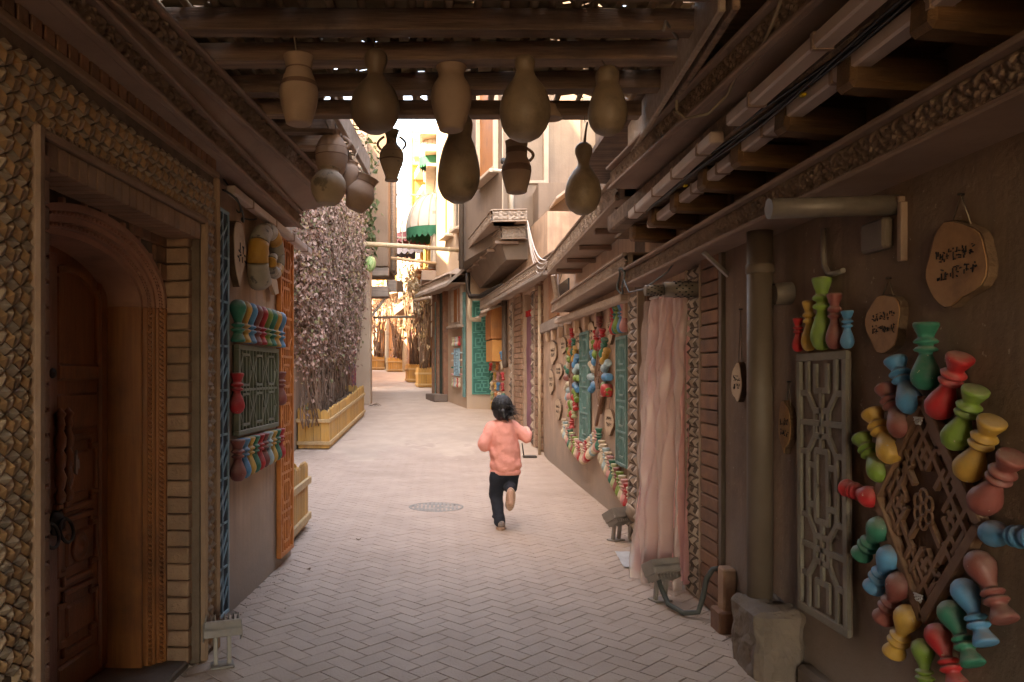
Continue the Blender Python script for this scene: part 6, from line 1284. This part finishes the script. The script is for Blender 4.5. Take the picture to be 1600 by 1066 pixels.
def main_leaf(r_):
    if r_.random() < 0.72:
        Y0, zt, L, x0, sw, w_ = r_.choice(strands); t = r_.random(); z = zt - L * t
        if z < 1.55 + .55 * noise.noise(Vector((Y0 * 2, 5, 5))) and r_.random() < .88: return None
        return Vector((x0 - .25 * t * max(0, 2.2 - z) * .3 + .05 * math.sin(t * 6 + sw) + r_.gauss(0, w_), Y0 + .10 * math.sin(t * 5 + sw) + r_.gauss(0, w_ * 1.3), z + r_.gauss(0, .03)))
    Y = r_.uniform(12.7, 19.0); z = 2.1 + 3.1 * r_.random() ** 0.7
    dens = noise.noise(Vector((Y * 1.7, z * .55, 7))) + .45 * noise.noise(Vector((Y * 4.2, z * 1.2, 3)))
    if dens < 0.08: return None
    return Vector((vface(Y, z) - 0.06 - abs(r_.gauss(0, .14)), Y, z))
vine('mass of dried pinkish vine hanging above the long orange planter', stems, main_leaf, 30000, 'leaf', 0.080)
vine('sparse green leafy vine climbing beside the tilted clay jar', [[(-1.95 + .05 * math.sin(i), 19.9 + .1 * math.sin(i * 1.3), 7.6 - i * .30) for i in range(12)]],
     lambda r_: Vector((-1.93 + r_.gauss(0, .13), 19.9 + r_.gauss(0, .25), 7.5 - r_.random() ** .8 * 3.2)) if r_.random() < .8 else None, 420, 'leaf_green', 0.17)
def far_vine(label, cx, cy, h0, h1, spread, n_, lm, nst, tx=0.0, size=.14, top=.9):
    st = []
    r2 = random.Random(len(label))
    for k in range(nst):
        a = r2.uniform(-1, 1); b = r2.uniform(-1, 1); sw = r2.random() * 9
        st.append([(cx + .15 * a + (a * spread + tx) * (i / 9) ** 1.3 + .06 * math.sin(i + sw), cy + .2 * b + b * spread * (i / 9), h0 + (h1 - h0) * i / 9 + (.25 * math.sin(i * .35))) for i in range(10)])
    def lf(r_):
        q_ = r_.random() ** .6; a = r_.gauss(0, .6); return Vector((cx + a * spread * (.4 + q_ * top) + tx * q_, cy + r_.gauss(0, .7) * spread, h0 + (h1 - h0) * q_ * 1.06 + r_.gauss(0, .12)))
    vine(label, st, lf, n_, lm, size, sr=(.028, .008))
far_vine('straw coloured dead vine rising from the nearest far planter', -0.56, 26.6, 1.6, 5.0, .42, 300, 'leaf_straw', 24, -.15)
far_vine('dark grey dead vine rising from the second far planter', -0.98, 28.7, 1.8, 5.6, .50, 200, 'leaf', 32, -.1)
far_vine('tangled grey vine trunks rising from the wide far planter', -1.95, 34.5, 2.1, 5.4, .62, 200, 'leaf', 36, .1)
far_vine('grey dead vine with pale blossoms beside the magenta door', -2.95, 35.8, 2.2, 5.2, .5, 200, 'leaf', 22, 0)
far_vine('pale straw vine against the sunlit wall at the end of the lane', -3.6, 36.9, 2.3, 5.0, .4, 120, 'leaf_straw', 12, 0)
def mid_top(r_): q_ = r_.random(); return Vector((-1.15 + .9 * q_ + r_.gauss(0, .12), 25.2 + 2.0 * r_.random(), 4.6 - .5 * q_ + r_.gauss(0, .22)))
vine('straw coloured vine spilling over the eaves below the awnings', [[(-1.2 + .1 * i, 25.4 + .1 * i, 4.9 - .05 * i + .1 * math.sin(i)) for i in range(9)]], mid_top, 420, 'leaf_straw', .15)
# side wires of clutter on the left pillar foot
ck_ = thing('fallen_branch', 'small dark tangle of twigs at the foot of the pillar house', 'branch', T(-1.85, 20.5, zg(20.5)))
for k in range(6): part('twig', MB().tube([(.04 * k - .1, 0, .01), (.02 * k, .1 * (k % 3 - 1), .04 + .01 * k), (.04 * k + .03, .12 * (k % 2 - .5), .02)], .006, 5), 'bark', ck_)

# ------------------------------------------------------------------ unseen plain blocks behind the lane fronts, the left pair sized for shade
lh = thing('unseen_rear_block', 'tall unseen block behind the portal house and the vine wall, sized to keep sun off the lane', 'house')
part('wall', MB().box((-6.9, 3.2, 7.8), (6.6, 23.6, 16.4)), 'plaster_pale', lh)  # height set to block the sun from the lane and the shop's upper wall
lm_ = thing('unseen_rear_block', 'unseen block behind the red rug and the vine wall end, added for its shade', 'house')
part('wall', MB().box((-6.9, 17.75, 5.1), (6.6, 5.3, 10.6)), 'plaster_pale', lm_)  # added to shade the pillar house face and the lower far row
rh_ = thing('unseen_rear_block', 'tall plain house rising behind the dark wall with the flue', 'house')
part('wall', MB().box((6.8, 6.0, 2.9), (6.0, 22.0, 6.0)), 'plaster_pale', rh_)

# grit and chips gathered along the foot of the walls
gr = MB(); r4 = random.Random(8)
for k in range(520):
    Y = 3.4 + 9.5 * r4.random() ** 1.3
    if r4.random() < .5: X = (-(1.546 - 0.055 * Y) if Y < 6.2 else -2.6) + abs(r4.gauss(0.02, .09)) + .01
    else: X = (1.62 if Y < 6.7 else 1.78) - abs(r4.gauss(0.02, .10)) - .01
    s_ = r4.uniform(.002, .007); gr.box((X, Y, s_ * .3), (s_ * 1.6, s_, s_ * .8), s_ * .2, Matrix.Rotation(r4.random() * 6, 3, 'Z'))
tag(link('gravel', gr.mesh('gravel'), 'paver'), 'fine grit and chips gathered along the foot of the lane walls', 'gravel', None, 'stuff')
# ------------------------------------------------------------------ the running child, seen from behind
gx, gy = 0.57, 7.19
def cap(mb, a, b, ra, rb, n=14, m=7):            # tapered capsule
    a, b = Vector(a), Vector(b); d = b - a; L = d.length; q_ = d.to_track_quat('Z', 'Y').to_matrix().to_4x4(); prof = []
    for i in range(m): t = math.pi / 2 * i / (m - 1); prof.append((max(.0003, ra * math.sin(t)), -ra * math.cos(t)))
    for i in range(1, 4): prof.append((ra + (rb - ra) * i / 4, L * i / 4))
    for i in range(m): t = math.pi / 2 * i / (m - 1); prof.append((max(.0003, rb * math.cos(t)), L + rb * math.sin(t)))
    mb.lathe(prof, n, Matrix.Translation(a) @ q_)
def ell(mb, c, r, n=18, m=12, M=None):
    prof = [(max(.0005, math.sin(math.pi * i / m)), -math.cos(math.pi * i / m)) for i in range(m + 1)]
    mb.lathe(prof, n, Matrix.Translation(c) @ (M.to_4x4() if M else Matrix()) @ Matrix.Diagonal((*r, 1)))
def soft(name, mb, m, parent, vox, it, label=None):
    o = part(name, mb, m, parent, label=label)
    r_ = o.modifiers.new('remesh', 'REMESH'); r_.mode = 'VOXEL'; r_.voxel_size = vox; r_.use_smooth_shade = True
    s = o.modifiers.new('smooth', 'SMOOTH'); s.iterations = it; s.factor = 0.5
    if name in ('sweatshirt', 'trousers'):       # wrinkles
        tx = bpy.data.textures.new('wrinkle', 'CLOUDS'); tx.noise_scale = 0.06; tx.noise_depth = 1
        d_ = o.modifiers.new('wrinkle', 'DISPLACE'); d_.texture = tx; d_.strength = 0.016 if name == 'sweatshirt' else 0.014; d_.mid_level = 0.5; d_.texture_coords = 'LOCAL'
    return o
pr_ = thing('person', 'child in a salmon sweatshirt and dark trousers running away up the lane', 'person', T(gx, gy, 0.0))
b = MB()
ell(b, (-.005, .03, 1.135), (.082, .092, .108)); cap(b, (0, .02, .98), (0, .025, 1.07), .042, .04)
cap(b, (.02, .02, .56), (.0, .03, .95), .10, .095)
for s_, sh, el, wr, hd_ in ((-1, (-.115, .02, .965), (-.175, -.02, .80), (-.135, .15, .80), (-.11, .22, .83)), (1, (.12, .03, .965), (.225, -.01, .855), (.26, .13, .90), (.245, .20, .94))):
    cap(b, sh, el, .036, .030); cap(b, el, wr, .030, .022); hv_ = Vector(hd_); wv = Vector(wr); d_ = (hv_ - wv).normalized()
    cap(b, wv, wv + d_ * .05, .024, .026); sd = d_.cross(Vector((0, 0, 1))).normalized(); dn = Vector((0, 0, -1))
    for f in range(4):
        base_ = wv + d_ * .065 + sd * (-.02 + .0133 * f); L = (.030, .034, .032, .026)[f]; k1 = base_ + d_ * L * .7; k2 = k1 + (d_ * .3 + dn) .normalized() * L * .8; cap(b, base_, k1, .0088, .0082, 8, 4); cap(b, k1, k2, .0082, .0072, 8, 4)
    t0_ = wv + d_ * .03 - sd * s_ * .022; cap(b, t0_, t0_ - sd * s_ * .018 + d_ * .026 + dn * .006, .009, .008, 8, 4)
cap(b, (-.045, .0, .52), (-.052, .04, .30), .062, .048); cap(b, (-.052, .04, .30), (-.022, -.005, .075), .044, .030); cap(b, (-.018, -.02, .05), (-.018, .09, .035), .030, .026)
cap(b, (.075, .02, .53), (.082, .12, .37), .062, .048); cap(b, (.082, .12, .37), (.062, -.13, .385), .044, .030); cap(b, (.06, -.15, .37), (.062, -.155, .27), .030, .026)
for s_ in (-1, 1): ell(b, (-.005 + s_ * .083, .03, 1.125), (.010, .018, .026))
ell(b, (-.005, .122, 1.12), (.012, .018, .016)); ell(b, (-.005, .112, 1.085), (.024, .01, .008))
body = soft('body', b, 'skin', pr_, 0.007, 3)
sw_ = MB()
cap(sw_, (.025, .02, .60), (.01, .03, .92), .135, .125, 20); ell(sw_, (.03, .015, .60), (.155, .118, .085), 20); ell(sw_, (.02, .02, .74), (.150, .112, .17), 20); ell(sw_, (.008, .03, .93), (.135, .09, .085), 20)
cap(sw_, (-.10, .02, .955), (-.178, -.02, .80), .060, .060); cap(sw_, (-.178, -.02, .79), (-.15, .11, .775), .056, .042); ell(sw_, (-.168, -.015, .775), (.058, .06, .05))
cap(sw_, (.105, .03, .955), (.222, -.005, .862), .060, .056); cap(sw_, (.225, -.005, .855), (.256, .10, .885), .053, .038)
cap(sw_, (.0, .03, .99), (.0, .03, 1.012), .058, .052)
for k in range(9):                               # drapery folds
    a = R(-150 + k * 38); z = .58 + .05 * (k % 3); c = Vector((.025 + .145 * math.cos(a), .02 + .108 * math.sin(a), z)); cap(sw_, c, c + Vector((-.03 * math.sin(a), .02, .09)), .011, .006, 8, 4)
for s_ in ():  cap(sw_, (s_ * .13, -.035, .88), (s_ * .06 + .02, -.095, .78), .014, .006, 8, 4); cap(sw_, (s_ * .12 + .02, -.07, .68), (s_ * .04 + .02, -.105, .73), .012, .006, 8, 4)
sweat = soft('sweatshirt', sw_, 'sweater', pr_, 0.010, 5)
cf = MB(); cf.lathe([(0.100, 0), (.104, .004), (.108, .02), (.107, .040), (.102, .046)], 30, T(.028, .016, .512) @ Matrix.Diagonal((1.36, 1.04, 1, 1))); part('hem', cf, 'sweater', sweat)
part('collar', MB().lathe([(.056, 0), (.058, .01), (.054, .026), (.049, .03), (.047, .0)], 24, T(0, .03, 1.005)), 'sweater', sweat)
tr = MB()
ell(tr, (.022, .015, .52), (.128, .098, .09), 20); cap(tr, (-.048, .0, .50), (-.058, .045, .31), .078, .064, 16); cap(tr, (-.058, .045, .31), (-.030, -.004, .10), .062, .052, 16); cap(tr, (-.03, -.004, .12), (-.028, -.008, .075), .052, .056, 16)
cap(tr, (.082, .02, .50), (.086, .12, .38), .078, .066, 16); cap(tr, (.086, .12, .38), (.060, -.085, .40), .062, .055, 16)
for k in range(5): z = .12 + .055 * k; cap(tr, (-.085 + .01 * (k % 2), -.01 + .01 * k, z), (-.01, -.03 + .012 * k, z + .035), .016, .010, 8, 4)
soft('trousers', tr, 'trousers', pr_, 0.008, 3)
def shoe(M, nm):
    up = MB(); ell(up, (0, 0, .040), (.043, .10, .034)); ell(up, (0, -.055, .060), (.038, .045, .040)); ell(up, (0, .05, .036), (.046, .06, .030))
    o = soft(nm, up, 'shoe_tan', pr_, .006, 3); o.matrix_local = M
    pl_ = [(.030 * math.cos(a) * (1 + .16 * math.sin(a)), .108 * math.sin(a)) for a in np.linspace(0, 2 * math.pi, 25)[:-1]]
    s = MB(); s.prism([(x * 1.5, z) for x, z in pl_], -.0, .022, Matrix.Rotation(R(90), 4, 'X') @ T(0, 0, 0)); so = part('sole', s, 'sole', o, Matrix.Diagonal((1, 1, -1, 1)) @ T(0, 0, 0) if False else Matrix())
    for k in range(9): y = -.088 + k * .022; hw = .040 * math.sqrt(max(.05, 1 - (y / .115) ** 2)); part('tread', MB().box((0, y, -.002), (hw * 2, .011, .006), .001), 'sole', o)
    part('heel_tab', MB().box((0, -.088, .062), (.034, .02, .04), .008), 'shoe_grey', o)
    return o
shoe(T(-.015, .03, .004) @ Matrix.Rotation(R(-4), 4, 'Z'), 'shoe')
shoe(T(.062, -.150, .30) @ Matrix.Rotation(R(-84), 4, 'X') @ Matrix.Rotation(R(4), 4, 'Z'), 'shoe')
hr_ = MB()
ell(hr_, (-.005, .018, 1.148), (.100, .105, .112), 22); ell(hr_, (-.005, -.02, 1.10), (.088, .07, .088), 20); cap(hr_, (.0, -.065, 1.10), (.012, -.085, 1.055), .038, .022); cap(hr_, (.012, -.085, 1.055), (.05, -.075, 1.015), .020, .008)
hair = soft('hair', hr_, 'hair', pr_, .007, 2)
st = MB(); r3 = random.Random(3)
for k in range(70):
    a = r3.uniform(-.5, .9); p = Vector((.055 + r3.gauss(0, .02), -.05 + r3.gauss(0, .02), 1.10 + r3.gauss(0, .035))); d = Vector((.75 + r3.gauss(0, .35), r3.gauss(-.2, .3), r3.gauss(-.05, .45))).normalized(); L = r3.uniform(.035, .085)
    st.tube([p, p + d * L * .5 + Vector((0, 0, .008)), p + d * L + Vector((0, 0, r3.gauss(-.012, .01)))], [.0035, .0025, .0008], 4)
for k in range(120):                             # combed strands over the crown
    a = r3.uniform(0, 2 * math.pi); pts = []
    for i in range(6):
        q_ = i / 5; th = .35 + q_ * 1.5; pts.append((-.005 + .1015 * math.sin(th) * math.cos(a) * (1 - .25 * q_ * (math.sin(a) > 0)), .016 + .107 * math.sin(th) * math.sin(a), 1.148 + .1135 * math.cos(th)))
    if math.sin(a) < .35: st.tube(pts, .0022, 4)
part('loose_strands', st, 'hair', hair, kind='stuff')
part('hair_tie', MB().tube([(.012 + .024 * math.cos(a), -.082 + .01 * math.sin(a), 1.085 + .024 * math.sin(a)) for a in np.linspace(0, 2 * math.pi, 16)], .006, 6), 'black', hair)
